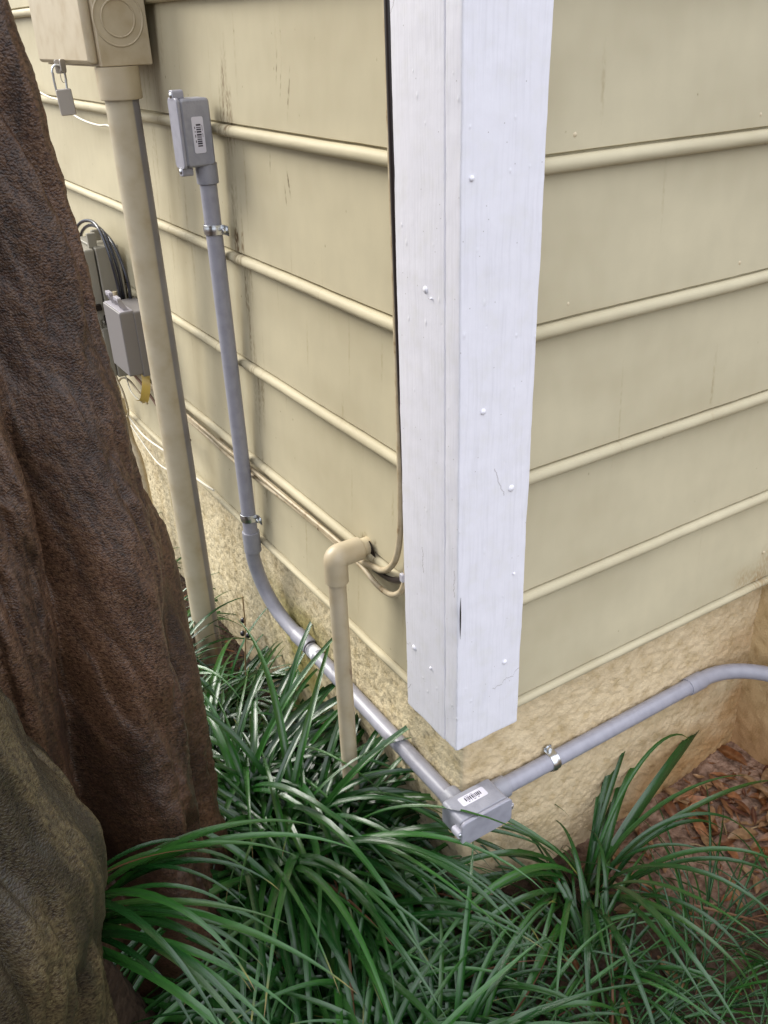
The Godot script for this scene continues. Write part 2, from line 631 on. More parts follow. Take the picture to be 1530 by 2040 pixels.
func build_house():
	var house := thing("house", "beige house corner with beaded lap siding, white corner board and stucco base", "house")
	var hl := [-0.0012, 0.1694, 0.3532, 0.5327, 0.720]
	var hr := [-0.0021, 0.1758, 0.3549, 0.5378, 0.7156]
	for i in 11:
		hl.append(0.720 + 0.18 * (i + 1))
		hr.append(0.7156 + 0.18 * (i + 1))
	for left in [true, false]:
		var core := MB.new()
		if left:
			core.rbox(Transform3D(Basis.IDENTITY, Vector3(LX + 0.02 + 0.05, 1.33, -3.07)), Vector3(0.1, 2.66, 5.9), 0.001, 0.001, 1)
		else:
			core.rbox(Transform3D(Basis.IDENTITY, Vector3(1.62, 1.33, RZ - 0.02 - 0.05)), Vector3(3.0, 2.66, 0.1), 0.001, 0.001, 1)
		var wall := part("left_wall" if left else "right_wall", core, M.beige, house)
		var hs: Array = hl if left else hr
		for i in hs.size() - 1:
			var b := board_mesh(left, hs[i], hs[i + 1], 0.116 if left else 0.102, 6.0 if left else 3.0, 0.0165)
			part("siding_board", b, M.siding_left if left else M.siding_right, wall)
		if not left:
			for q in [[0.17, 0.744], [0.467, 0.742], [0.176, 0.565], [0.472, 0.566], [0.146, 0.374], [0.655, 0.062]]:
				var n := MB.new()
				n.dome(Vector3(q[0], q[1], RZ - 0.0095), Vector3(0, 0, 1), 0.0032, 0.0018, 7)
				part("nail_head", n, M.beige, wall)
	# roof edge far above, out of the picture: a plain soffit so that the wall does not end in the air
	var ev := MB.new()
	ev.rbox(Transform3D(Basis.IDENTITY, Vector3(2.9, 2.76, -3.0)), Vector3(5.9, 0.14, 6.1), 0.01, 0.01, 1)
	part("roof_edge", ev, M.white_plain, house)
	foundation(house)
	corner_post(house)

func foundation(house: Node):
	var b := MB.new()
	var f1 := fnoise(95.0, 3, 301)
	var f2 := fnoise(9.0, 3, 302)
	var f3 := fnoise(150.0, 2, 303)
	var fs := fnoise(5.0, 4, 304)
	# path from far left, round the corner, to the side wall
	var pts := []       # [x, z, nx, nz]
	for q in [6.0, 4.5, 3.2, 2.4, 2.0, 1.8]: pts.append([ST, -q, -1.0, 0.0])
	var i := 0
	while 1.75 - i * 0.0032 > ST + 0.012:
		pts.append([ST, -(1.75 - i * 0.0032), -1.0, 0.0])
		i += 1
	for k in 5:
		var a := PI / 2 * k / 4.0
		pts.append([ST + 0.01 - 0.01 * cos(a), -ST - 0.01 + 0.01 * sin(a), -cos(a), sin(a)])
	i = 0
	while ST + 0.012 + i * 0.0032 < 0.735:
		pts.append([ST + 0.012 + i * 0.0032, -ST, 0.0, 1.0])
		i += 1
	var ys := PackedFloat32Array()
	ys.append(-0.7)
	var y := -0.52
	while y < 0.0:
		ys.append(y)
		y += 0.0034
	ys.append(0.001)
	var p := PackedVector3Array()
	var cs := PackedColorArray()
	for yy in ys:
		for q in pts:
			var x: float = q[0]
			var z: float = q[1]
			var a := f1.get_noise_3d(x, yy, z)
			var d := smoothstep(-0.30, 0.12, a) * 0.0018 + f2.get_noise_3d(x, yy, z) * 0.0025 + f3.get_noise_3d(x, yy, z) * 0.0006
			p.append(Vector3(x + q[2] * d, yy, z + q[3] * d))
			var s := fs.get_noise_3d(x, yy * 1.5, z)
			var col := Color(0.70, 0.605, 0.41) if q[3] < 0.5 else Color(0.76, 0.62, 0.41)
			if q[3] < 0.5:      # green growth low on the left wall
				var g := smoothstep(-0.06, -0.2, yy) * smoothstep(-0.75, -0.6, z) * smoothstep(-0.38, -0.55, z)
				col = col.lerp(Color(0.36, 0.32, 0.09), clampf(g * (0.75 + s * 1.6), 0.0, 0.9))
				var k := clampf(s * 2.2 - 0.25, 0.0, 1.0) * smoothstep(0.0, -0.15, yy)
				col = col.lerp(Color(0.30, 0.25, 0.14), k * 0.5)
				if a < -0.22 and f3.get_noise_3d(x * 0.3, yy * 0.3, z * 0.3) > 0.05: col = col.lerp(Color(0.2, 0.17, 0.12), 0.5)
			else:              # soil splash low on the right wall, worst in the inner corner
				var g := smoothstep(-0.2, -0.42, yy) * smoothstep(0.2, 0.55, x)
				var e := smoothstep(0.48, 0.7, x) * smoothstep(-0.02, -0.25, yy)
				col = col.lerp(Color(0.50, 0.28, 0.11), clampf(maxf(g, e * 0.8) * (0.8 + s * 1.4), 0.0, 0.85))
				col = col.lerp(Color(0.58, 0.46, 0.27), clampf(s * 1.5 - 0.1, 0.0, 0.5))
			cs.append(col)
	b.grid(p, ys.size(), pts.size(), PackedVector2Array(), cs, false, false)
	# top ledge that closes the stucco under the siding
	part("stucco_foundation", b, M.stucco, house)

func corner_post(house: Node):
	var core := MB.new()
	core.rbox(Transform3D(Basis.IDENTITY, Vector3(0.034, 1.33, -0.034)), Vector3(0.012, 2.6, 0.012), 0.001, 0.001, 1)
	var post := part("corner_board", core, M.white_plain, house)
	var f := fnoise(14.0, 3, 401)
	var f2 := fnoise(160.0, 2, 402)
	for right in [true, false]:
		var x0 := 0.0
		var x1 := 0.104 if right else 0.0262
		var z1 := 0.0 if right else -0.0268
		var z0 := -0.0262 if right else -0.118
		var prof := PackedVector2Array()      # x, z round the section, with small rounded edges
		var r := 0.0022
		for k in 4:
			var cx := x1 - r if k == 0 or k == 3 else x0 + r
			var cz := z1 - r if k < 2 else z0 + r
			for s in 4:
				var a := PI / 2 * k + PI / 2 * s / 3.0
				prof.append(Vector2(cx + r * cos(a), cz + r * sin(a)))
			var nx: int = k
			var steps := 5
			var a1: float = PI / 2 * (nx + 1)
			var e0 := prof[-1]
			var kk: int = (k + 1) % 4
			var e1 := Vector2((x1 - r if kk == 0 or kk == 3 else x0 + r) + r * cos(a1), (z1 - r if kk < 2 else z0 + r) + r * sin(a1))
			for s in range(1, steps):
				prof.append(e0.lerp(e1, float(s) / steps))
		var rings := []
		var ys := PackedFloat32Array()
		ys.append(0.0)
		ys.append(0.0012)
		for j in 150: ys.append(0.004 + j * 0.0065)
		for q in [1.1, 1.5, 2.0, 2.66]: ys.append(q)
		for j in ys.size():
			var yy := ys[j]
			var ring := PackedVector3Array()
			var c := Vector2((x0 + x1) / 2, (z0 + z1) / 2)
			for q in prof:
				var out := (q - c).normalized()
				var d := f.get_noise_3d(q.x * 2.0, yy * 0.8, q.y * 2.0) * 0.0011 + f2.get_noise_3d(q.x, yy * 0.35, q.y) * 0.0003
				if j == 0: d -= 0.0012
				var yo := 0.0
				if j < 3: yo = f2.get_noise_2d(q.x * 2.0, q.y * 2.0) * 0.0016
				ring.append(Vector3(q.x + out.x * d, yy + yo, q.y + out.y * d))
			ring.reverse()
			rings.append(ring)
		var b := MB.new()
		b.loft(rings, true)
		part("post_board", b, M.white, post)
	for q in [[0.032, 0.479, 0.0036], [0.076, 0.372, 0.0045], [0.012, 0.721, 0.003], [0.077, 0.116, 0.0036], [0.086, 0.25, 0.002]]:
		var n := MB.new()
		n.dome(Vector3(q[0], q[1], 0.0002), Vector3(0, 0, 1), q[2], 0.0021, 9)
		part("nail_head", n, M.white_plain, post)
	for q in [[-0.061, 0.605, 0.004], [-0.097, 0.112, 0.0042], [-0.058, 0.103, 0.002], [-0.05, 0.598, 0.0014]]:
		var n := MB.new()
		n.dome(Vector3(-0.0002, q[1], q[0]), Vector3(-1, 0, 0), q[2], 0.0021, 9)
		part("nail_head", n, M.white_plain, post)
	# a split where the paint has opened along the edge
	var sp := MB.new()
	var pp := PackedVector3Array()
	for j in 9:
		var t := j / 8.0
		var w := 0.0009 * sin(PI * t) + 0.0001
		pp.append(Vector3(0.0035 - w, 0.185 + t * 0.062, 0.0011))
		pp.append(Vector3(0.0035, 0.185 + t * 0.062, 0.0014))
		pp.append(Vector3(0.0035 + w, 0.185 + t * 0.062, 0.0011))
	sp.grid(pp, 9, 3)
	part("paint_split", sp, M.dark, post)

func build_side_wall():
	var b := MB.new()
	var f1 := fnoise(62.0, 3, 305)
	var f2 := fnoise(9.0, 3, 306)
	var p := PackedVector3Array()
	var cs := PackedColorArray()
	var prof := []        # x, y from the foot of the front over the top
	for i in 82: prof.append(Vector2(0.705, -0.6 + i * 0.008))
	for i in 5:
		var a := PI / 2 * i / 4.0
		prof.append(Vector2(0.717 - 0.012 * cos(a), 0.053 + 0.012 * sin(a)))
	for i in 8: prof.append(Vector2(0.73 + i * 0.02, 0.065))
	prof.append(Vector2(0.87, -0.6))
	var zs := PackedFloat32Array()
	for i in 90: zs.append(-0.06 + i * 0.005)
	for q in [0.45, 0.6, 1.0, 2.0]: zs.append(q)
	for q in prof:
		for z in zs:
			var d := smoothstep(-0.28, 0.16, f1.get_noise_3d(q.x, q.y, z)) * 0.002 + f2.get_noise_3d(q.x, q.y, z) * 0.004
			p.append(Vector3(q.x - d, q.y, z))
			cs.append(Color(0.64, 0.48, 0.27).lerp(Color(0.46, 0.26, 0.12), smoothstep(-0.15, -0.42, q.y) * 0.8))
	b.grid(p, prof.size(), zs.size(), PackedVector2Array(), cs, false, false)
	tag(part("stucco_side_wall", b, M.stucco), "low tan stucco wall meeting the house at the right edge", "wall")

# ---------------------------------------------------------------- tree
func gauss(x: float, w: float) -> float:
	return exp(-x * x / (w * w))

func trunk_mesh(which: int) -> MB:
	var b := MB.new()
	var f := fnoise(7.0, 4, 501 + which)
	var f2 := fnoise(105.0, 3, 503 + which, FastNoiseLite.TYPE_SIMPLEX_SMOOTH, FastNoiseLite.FRACTAL_RIDGED)
	var f6 := fnoise(15.0, 2, 511 + which, FastNoiseLite.TYPE_SIMPLEX_SMOOTH, FastNoiseLite.FRACTAL_RIDGED)
	var f5 := fnoise(120.0, 3, 509 + which)
	var f3 := fnoise(3.0, 3, 505 + which)
	var f4 := fnoise(16.0, 4, 507 + which)
	var ys := PackedFloat32Array()
	var y := -0.55
	while y < 0.95:
		ys.append(y)
		y += 0.0036 if which == 0 else 0.006
	for q in [1.0, 1.1, 1.25, 1.45, 1.7, 2.0, 2.4]: ys.append(q)
	var angs := PackedFloat32Array()
	var a := -PI
	while a < PI - 0.0001:
		angs.append(a)
		a += (0.0125 if which == 0 else 0.02) if a > -1.9 and a < 2.2 else 0.06
	angs.append(PI)
	var p := PackedVector3Array()
	var cs := PackedColorArray()
	for yy in ys:
		for k in angs.size():
			var t := angs[k]
			if k == angs.size() - 1: t = -PI
			var c: Vector3
			var r: float
			var dx := sin(t)
			var dz := cos(t)
			var deg := rad_to_deg(t)
			var n3 := f3.get_noise_3d(dx, yy * 1.3, dz)
			var dark := 0.0
			if which == 0:
				c = Vector3(-0.487 - 0.02 * yy, yy, -0.34)
				r = 0.220 + 0.014 * gauss(yy - 0.42, 0.22) - 0.022 * smoothstep(0.0, 0.6, yy) + 0.05 * smoothstep(-0.30, -0.50, yy)
				var g1 := 14.0 + 24.0 * smoothstep(-0.15, 0.75, yy)
				var gr := gauss(deg - g1, 8.5)
				r -= 0.07 * gr * (0.6 + 0.4 * smoothstep(0.5, 0.0, yy))
				r += 0.036 * gauss(deg - g1 - 23.0, 13.0)
				r += 0.018 * gauss(deg - g1 + 30.0, 18.0)
				var low := smoothstep(0.33, 0.2, yy)
				r -= 0.024 * gauss(deg - 60.0, 6.0) * low
				r += 0.012 * gauss(deg - 76.0, 12.0) * smoothstep(0.42, 0.2, yy)
				r -= 0.012 * smoothstep(0.22, 0.46, yy)
				r += 0.016 * gauss(deg - 74.0, 22.0) * smoothstep(0.46, 0.22, yy)
				r -= 0.02 * gauss(deg + 40.0, 9.0)
				r -= 0.020 * smoothstep(0.42, 0.90, yy)
				dark = gr * 0.6
			else:
				c = Vector3(-0.660 - 0.05 * maxf(yy - 0.3, 0.0), yy, -0.05)
				r = 0.168 + 0.034 * gauss(yy - 0.10, 0.12) - 0.02 * smoothstep(0.2, 0.6, yy) + 0.05 * smoothstep(-0.30, -0.50, yy)
				r -= 0.02 * gauss(deg - 12.0, 12.0)
				r += 0.008 * gauss(deg - 62.0, 12.0)
			var wr := 0.0
			if which == 0 and yy < 0.25: wr = sin(yy * 210.0 + f.get_noise_3d(dx, yy, dz) * 9.0) * 0.0009 * smoothstep(0.25, 0.0, yy)
			r += n3 * 0.012 + f.get_noise_3d(dx * 0.35, yy * 0.35, dz * 0.35) * 0.012
			var hi := smoothstep(0.02, 0.35, yy) if which == 0 else 0.3
			var rg := lerpf(f5.get_noise_3d(dx * 0.22, yy * 1.1, dz * 0.22) * 0.8, f2.get_noise_3d(dx * 0.22, yy * 0.20, dz * 0.22) * 0.9, hi)
			var fold := f6.get_noise_3d(dx * 0.22, yy * 0.16, dz * 0.22)
			r -= maxf(fold - 0.25, 0.0) * 0.020
			r += rg * (0.0014 + 0.0012 * hi) + wr
			p.append(c + Vector3(dx * r, 0, dz * r))
			var m := f4.get_noise_3d(dx * 0.22, yy * 0.22, dz * 0.22)
			var col: Color
			if which == 0:
				col = Color(0.048, 0.026, 0.015).lerp(Color(0.135, 0.076, 0.043), clampf(0.42 + m * 0.8 + n3 * 0.5, 0.0, 1.0))
				var streak := f4.get_noise_3d(dx * 0.9, yy * 0.12 + 7.0, dz * 0.9)
				col = col.lerp(Color(0.142, 0.079, 0.045), clampf(n3 * 0.9 + streak * 0.9 - 0.08, 0.0, 0.5))
				col = col.lerp(Color(0.034, 0.022, 0.016), clampf(-streak * 1.5 - 0.1, 0.0, 0.6))
				col = col.lerp(Color(0.22, 0.135, 0.08), clampf(rg * 1.4 - 0.45, 0.0, 0.3))
			else:
				col = Color(0.038, 0.032, 0.018).lerp(Color(0.070, 0.058, 0.032), clampf(0.5 + m, 0.0, 1.0))
				var li := smoothstep(-0.1, 0.45, m + n3 * 0.5 + 0.28 * gauss(deg - 68.0, 22.0) - 0.12)
				col = col.lerp(Color(0.20, 0.165, 0.08), clampf(li * (0.25 + rg * 1.1), 0.0, 0.45))
			cs.append(col)
	b.grid(p, ys.size(), angs.size(), PackedVector2Array(), cs, true, false)
	return b

func build_tree():
	var t := thing("tree", "dark brown fluted tree trunk in front of the left wall", "tree", Vector3(-0.487, GROUND, -0.34))
	part("trunk", trunk_mesh(0), M.bark, t)
	tag(part("trunk", trunk_mesh(1), M.bark_olive, t), "shorter olive brown stem with pale lichen in front")

# ---------------------------------------------------------------- meter box and its pipe
func build_meter():
	var o := thing("meter_box", "beige painted metal electric meter box on the left wall", "meter box", Vector3(-0.03, 0.8, -1.04))
	var b := MB.new()
	b.rbox(Transform3D(Basis.IDENTITY, Vector3(-0.0225, 1.036, -1.039)), Vector3(0.085, 0.46, 0.342), 0.002, 0.0015, 2)
	part("body", b, M.beige_metal, o)
	b = MB.new()
	b.rbox(Transform3D(Basis(Vector3.UP, PI / 2), Vector3(-0.0725, 1.037, -1.042)), Vector3(0.326, 0.454, 0.017), 0.004, 0.006, 2)
	part("cover", b, M.beige_metal, o)
	for r in [0.0395, 0.0265]:
		b = MB.new()
		var ring := PackedVector3Array()
		for k in 41:
			ring.append(Vector3(-0.0265 + r * cos(TAU * k / 40), 0.8735 + r * sin(TAU * k / 40), -0.868))
		b.tube(ring, 0.0017, 6, false)
		part("knockout_ring", b, M.beige_metal, o)
	b = MB.new()
	b.rbox(Transform3D(Basis.IDENTITY, Vector3(-0.088, 0.806, -1.032)), Vector3(0.018, 0.022, 0.003), 0.003, 0.0005, 2)
	b.rbox(Transform3D(Basis(Vector3.UP, 0.5), Vector3(-0.0865, 0.8075, -1.020)), Vector3(0.012, 0.02, 0.0025), 0.003, 0.0005, 2)
	part("hasp", b, M.steel, o)
	# padlock
	var pl := thing("padlock", "small grey padlock hanging from the meter box hasp", "padlock", Vector3(-0.09, 0.728, -1.028))
	b = MB.new()
	b.rbox(Transform3D(Basis(Vector3.UP, -0.2).rotated(Vector3(0, 0, 1), 0.05), Vector3(-0.0905, 0.7505, -1.028)), Vector3(0.026, 0.042, 0.013), 0.003, 0.0015, 3)
	part("body", b, M.steel, pl)
	b = MB.new()
	var u := PackedVector3Array()
	for q in [[-0.0095, 0.768], [-0.0105, 0.785], [-0.0100, 0.796]]: u.append(Vector3(-0.0935 + q[0], q[1], -1.028))
	for k in 7:
		var a := PI - PI * k / 6
		u.append(Vector3(-0.0945 + 0.0100 * cos(a), 0.798 + 0.011 * sin(a), -1.028))
	for q in [[0.0100, 0.796], [0.0100, 0.785], [0.0085, 0.768]]: u.append(Vector3(-0.0935 + q[0], q[1], -1.028))
	b.tube(u, 0.0019, 8)
	part("shackle", b, M.zinc, pl)
	b = MB.new()
	var seal := PackedVector3Array()
	for k in 13: seal.append(Vector3(-0.089 + 0.004 * cos(TAU * k / 12), 0.793 + 0.012 * sin(TAU * k / 12), -1.022 + 0.003 * sin(TAU * k / 12)))
	b.tube(seal, 0.0007, 5, false)
	part("seal_wire", b, M.steel, pl)
	# service pipe, its far side left grey
	var pipe := thing("service_pipe", "thick beige pipe running from meter box down to the ground", "pipe", Vector3(-0.035, GROUND, -0.886))
	b = MB.new()
	var p := PackedVector3Array()
	var cs := PackedColorArray()
	var f := fnoise(8.0, 3, 601)
	var ys := PackedFloat32Array()
	for i in 66: ys.append(-0.52 + i * 0.02)
	for yy in ys:
		for k in 49:
			var t := TAU * (k % 48) / 48.0
			var rr := 0.0277 + f.get_noise_2d(yy * 0.2, 3.0) * 0.0002
			p.append(Vector3(-0.035 + rr * sin(t), yy, -0.888 + rr * cos(t)))
			var d := rad_to_deg(t)
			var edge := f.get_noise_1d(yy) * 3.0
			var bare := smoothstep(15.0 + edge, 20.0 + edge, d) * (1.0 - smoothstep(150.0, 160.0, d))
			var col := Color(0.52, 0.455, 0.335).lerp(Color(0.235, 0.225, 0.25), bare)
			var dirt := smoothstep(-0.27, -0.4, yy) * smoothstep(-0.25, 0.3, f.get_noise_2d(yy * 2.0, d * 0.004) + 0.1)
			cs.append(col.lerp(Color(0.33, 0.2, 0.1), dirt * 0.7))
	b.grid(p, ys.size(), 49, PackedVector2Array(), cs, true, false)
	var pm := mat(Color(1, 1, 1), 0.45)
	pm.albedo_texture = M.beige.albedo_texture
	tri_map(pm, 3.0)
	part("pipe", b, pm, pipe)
	b = MB.new()
	b.tube(PackedVector3Array([Vector3(-0.035, 0.757, -0.888), Vector3(-0.035, 0.759, -0.888), Vector3(-0.035, 0.78, -0.888), Vector3(-0.035, 0.8055, -0.888)]), [0.0335, 0.0348, 0.035, 0.035], 28)
	part("collar", b, M.beige_metal, pipe)

# ---------------------------------------------------------------- grey conduits
func ring_at(b: MB, a: Vector3, d: Vector3, r: float, length: float, lip := 0.0008):
	var e := a + d * length
	b.tube(PackedVector3Array([a, a + d * lip, a.lerp(e, 0.5), e - d * lip, e]), [r - lip, r, r, r, r - lip], 22)

func spline(pts: PackedVector3Array, n := 8) -> PackedVector3Array:
	var o := PackedVector3Array()
	for i in pts.size() - 1:
		var a := pts[maxi(i - 1, 0)]
		var d := pts[mini(i + 2, pts.size() - 1)]
		for k in n:
			o.append(pts[i].cubic_interpolate(pts[i + 1], a, d, float(k) / n))
	o.append(pts[-1])
	return o

func strap(label: String, at: Vector3, along: Vector3, tab: Vector3, out: Vector3, r: float, reach := 1.0):
	var o := thing("conduit_strap", label, "pipe strap", at, "zinc one-hole conduit straps")
	# band: an arc from the wall side over the pipe, then a flat tab
	var sec := PackedVector2Array()       # in (tab, out)
	for k in 15:
		var a := PI * 1.12 - PI * 1.12 * k / 14.0
		sec.append(Vector2(cos(a), sin(a)) * (r + 0.001))
	sec.append(Vector2(r + 0.0012, -0.35 * r))
	sec.append(Vector2(r + 0.002, -0.68 * r))
	sec.append(Vector2(r + 0.005 * reach, -0.82 * r))
	sec.append(Vector2(r + 0.012 * reach, -0.82 * r))
	sec.append(Vector2(r + 0.020 * reach, -0.82 * r))
	var b := MB.new()
	var hw := 0.0075
	var th := 0.0012
	var p := PackedVector3Array()
	var prof := [[-hw, 0.0], [-hw, th * 0.8], [-hw + 0.0005, th], [-hw * 0.45, th], [-hw * 0.3, th * 1.6], [hw * 0.3, th * 1.6], [hw * 0.45, th], [hw - 0.0005, th], [hw, th * 0.8], [hw, 0.0], [-hw, 0.0]]
	for q in prof:
		for i in sec.size():
			var tng := (sec[mini(i + 1, sec.size() - 1)] - sec[maxi(i - 1, 0)]).normalized()
			var nrm := Vector2(-tng.y, tng.x)
			if nrm.dot(sec[i]) < 0 and i < 15: nrm = -nrm
			if i >= 15: nrm = Vector2(absf(nrm.x), absf(nrm.y))
			var w: Vector2 = sec[i] + nrm * q[1]
			p.append(at + along * q[0] + tab * w.x + out * w.y)
	b.grid(p, prof.size(), sec.size(), PackedVector2Array(), PackedColorArray(), false, along.cross(tab).dot(out) < 0)
	part("band", b, M.zinc, o)
	b = MB.new()
	var sc := at + tab * (r + 0.0125 * reach) + out * (-0.82 * r + 0.0005)
	b.tube(PackedVector3Array([sc, sc + out * 0.0016]), 0.0062, 16)
	b.tube(PackedVector3Array([sc + out * 0.001, sc + out * 0.006, sc + out * 0.0068]), [0.0042, 0.0042, 0.0034], 6)
	part("screw", b, M.zinc, o)

func sticker(o: Node, c: Vector3, u: Vector3, w: Vector3, size: Vector2):   # u along the code, w up, both units
	var b := MB.new()
	var out := w.cross(u).normalized() * -1.0
	var hx := size.x / 2
	var hy := size.y / 2
	var r := hy * 0.3
	var ring := PackedVector2Array()
	for k in 4:
		var cx := (hx - r) * (1 if k == 0 or k == 3 else -1)
		var cy := (hy - r) * (1 if k < 2 else -1)
		for s in 4:
			var a := PI / 2 * k + PI / 2 * s / 3.0
			ring.append(Vector2(cx + r * cos(a), cy + r * sin(a)))
	for i in ring.size():
		var a := ring[i]
		var d := ring[(i + 1) % ring.size()]
		b.tri(c + out * 0.0004, c + u * d.x + w * d.y + out * 0.0004, c + u * a.x + w * a.y + out * 0.0004, Color(1, 1, 1), Vector2(0.5, 0.5),
			Vector2(0.5 + d.x / size.x, 0.5 - d.y / size.y), Vector2(0.5 + a.x / size.x, 0.5 - a.y / size.y))
	part("barcode_label", b, M.label, o)

func build_conduits():
	var R := 0.0134
	var X := 0.0065
	var Z := -0.656
	# upper conduit body, its cover faces away from the wall
	var o := thing("conduit_box", "grey conduit box with barcode label at the top of the upright conduit", "conduit box", Vector3(X, 0.66, Z), "grey plastic conduit boxes")
	var b := MB.new()
	b.rbox(Transform3D(Basis(Vector3.RIGHT, 0.0), Vector3(-0.006, 0.7195, Z)), Vector3(0.046, 0.094, 0.035), 0.006, 0.0035, 4)
	part("body", b, M.grey_box, o)
	b = MB.new()
	b.rbox(Transform3D(Basis(Vector3.UP, PI / 2), Vector3(-0.0318, 0.7195, Z)), Vector3(0.037, 0.097, 0.0050), 0.007, 0.0012, 4)
	part("cover", b, M.grey, o)
	for q in [0.771, 0.667]:
		b = MB.new()
		b.rbox(Transform3D(Basis(Vector3.UP, PI / 2), Vector3(-0.026, q, Z)), Vector3(0.016, 0.014, 0.017), 0.004, 0.001, 3)
		part("screw_ear", b, M.grey, o)
		b = MB.new()
		b.dome(Vector3(-0.0345, q, Z), Vector3(-1, 0, 0), 0.0042, 0.0022, 9)
		part("screw", b, M.zinc, o)
	b = MB.new()
	ring_at(b, Vector3(X, 0.676, Z), Vector3.DOWN, 0.0168, 0.030)
	part("hub", b, M.grey_box, o)
	sticker(o, Vector3(-0.006, 0.717, Z + 0.018), Vector3.DOWN, Vector3.RIGHT, Vector2(0.050, 0.018))
	# upright conduit, coupling, bend, low run along the foundation
	var c := thing("conduit", "grey conduit dropping down the left wall and bending along its base", "conduit", Vector3(X, 0.0, Z), "grey plastic conduits")
	b = MB.new()
	b.tube(PackedVector3Array([Vector3(X, 0.645, Z), Vector3(X, 0.3, Z), Vector3(X, 0.0, Z)]), R, 24)
	part("upright_pipe", b, M.grey, c)
	b = MB.new()
	ring_at(b, Vector3(X, 0.028, Z), Vector3.DOWN, 0.0163, 0.043)
	part("coupling", b, M.grey_box, c)
	var path := spline(PackedVector3Array([Vector3(X, 0.01, Z), Vector3(X, -0.025, -0.660), Vector3(0.0125, -0.066, -0.661), Vector3(0.0195, -0.108, -0.648), Vector3(0.027, -0.141, -0.619), Vector3(0.033, -0.158, -0.580), Vector3(0.037, CY, -0.535), Vector3(0.037, CY, -0.50)]), 6)
	b = MB.new()
	b.tube(path, R, 24)
	part("bend", b, M.grey, c)
	b = MB.new()
	ring_at(b, Vector3(0.0352, -0.1615, -0.556), Vector3(0.09, -0.06, 1).normalized(), 0.0160, 0.048)
	part("coupling", b, M.grey, c)
	b = MB.new()
	b.tube(PackedVector3Array([Vector3(0.037, CY, -0.52), Vector3(0.037, CY, -0.3), Vector3(0.037, CY, -0.045)]), R, 24)
	part("low_pipe", b, M.grey, c)
	for q in [[-0.5065, 0.0006], [-0.4675, 0.0005]]:
		b = MB.new()
		ring_at(b, Vector3(0.037, CY, q[0]), Vector3(0, 0, 1), R + q[1], 0.0025, 0.0003)
		part("dark_line", b, M.dark, c)
	b = MB.new()
	ring_at(b, Vector3(0.037, CY, -0.497), Vector3(0, 0, 1), R + 0.0004, 0.020, 0.0002)
	part("white_sticker", b, M.sticker, c)
	strap("zinc conduit strap on the upright conduit just below its box", Vector3(X, 0.578, Z), Vector3.UP, Vector3.BACK, Vector3.LEFT, R)
	strap("zinc conduit strap low on the upright conduit above its coupling", Vector3(X, 0.060, Z), Vector3.UP, Vector3.BACK, Vector3.LEFT, R)
	# corner conduit body
	o = thing("conduit_box", "wet grey conduit box with barcode label under the white corner board", "conduit box", Vector3(0.05, CY, -0.02), "grey plastic conduit boxes")
	b = MB.new()
	b.rbox(Transform3D(Basis.IDENTITY, Vector3(0.048, -0.1535, -0.019)), Vector3(0.086, 0.042, 0.046), 0.0065, 0.003, 4)
	part("body", b, M.grey_box, o)
	b = MB.new()
	b.rbox(Transform3D(Basis.IDENTITY, Vector3(0.048, -0.1535, 0.0086)), Vector3(0.090, 0.045, 0.0055), 0.008, 0.0014, 5)
	part("cover", b, M.grey, o)
	for q in [0.0025, 0.0945]:
		b = MB.new()
		b.rbox(Transform3D(Basis.IDENTITY, Vector3(q, -0.1535, 0.0)), Vector3(0.010, 0.013, 0.016), 0.004, 0.001, 3)
		part("screw_ear", b, M.grey_pale, o)
		b = MB.new()
		b.dome(Vector3(q, -0.1535, 0.0078), Vector3(0, 0, 1), 0.0036, 0.002, 9)
		part("screw", b, M.zinc, o)
	b = MB.new()
	ring_at(b, Vector3(0.037, -0.160, -0.040), Vector3(0, 0, -1), 0.0168, 0.028)
	part("hub", b, M.grey_box, o)
	b = MB.new()
	ring_at(b, Vector3(0.088, -0.160, -0.034), Vector3(1, 0, 0), 0.0168, 0.030)
	part("hub", b, M.grey_box, o)
	sticker(o, Vector3(0.048, -0.1325, -0.024), Vector3.RIGHT, Vector3.FORWARD, Vector2(0.045, 0.017))
	# right conduit
	c = thing("conduit", "grey conduit running right along the tan stucco and bending outwards", "conduit", Vector3(0.3, CY, -0.037), "grey plastic conduits")
	b = MB.new()
	b.tube(PackedVector3Array([Vector3(0.10, -0.162, -0.036), Vector3(0.3, CY, -0.037), Vector3(0.55, CY, -0.037)]), R, 24)
	part("low_pipe", b, M.grey, c)
	path = PackedVector3Array([Vector3(0.53, CY, -0.037)])
	for k in 13:
		var a := PI / 2 * k / 12.0
		path.append(Vector3(0.558 + 0.125 * sin(a), CY, -0.037 + 0.125 - 0.125 * cos(a)))
	path.append(Vector3(0.683, CY, 0.3))
	path.append(Vector3(0.683, CY, 1.2))
	b = MB.new()
	b.tube(path, R, 24)
	part("bend", b, M.grey, c)
	b = MB.new()
	ring_at(b, Vector3(0.520, CY, -0.037), Vector3(1, 0, 0), 0.0155, 0.036)
	part("coupling", b, M.grey, c)
	strap("zinc conduit strap holding the right hand conduit to the tan stucco", Vector3(0.212, CY, -0.037), Vector3.RIGHT, Vector3.UP, Vector3.BACK, R, 0.45)

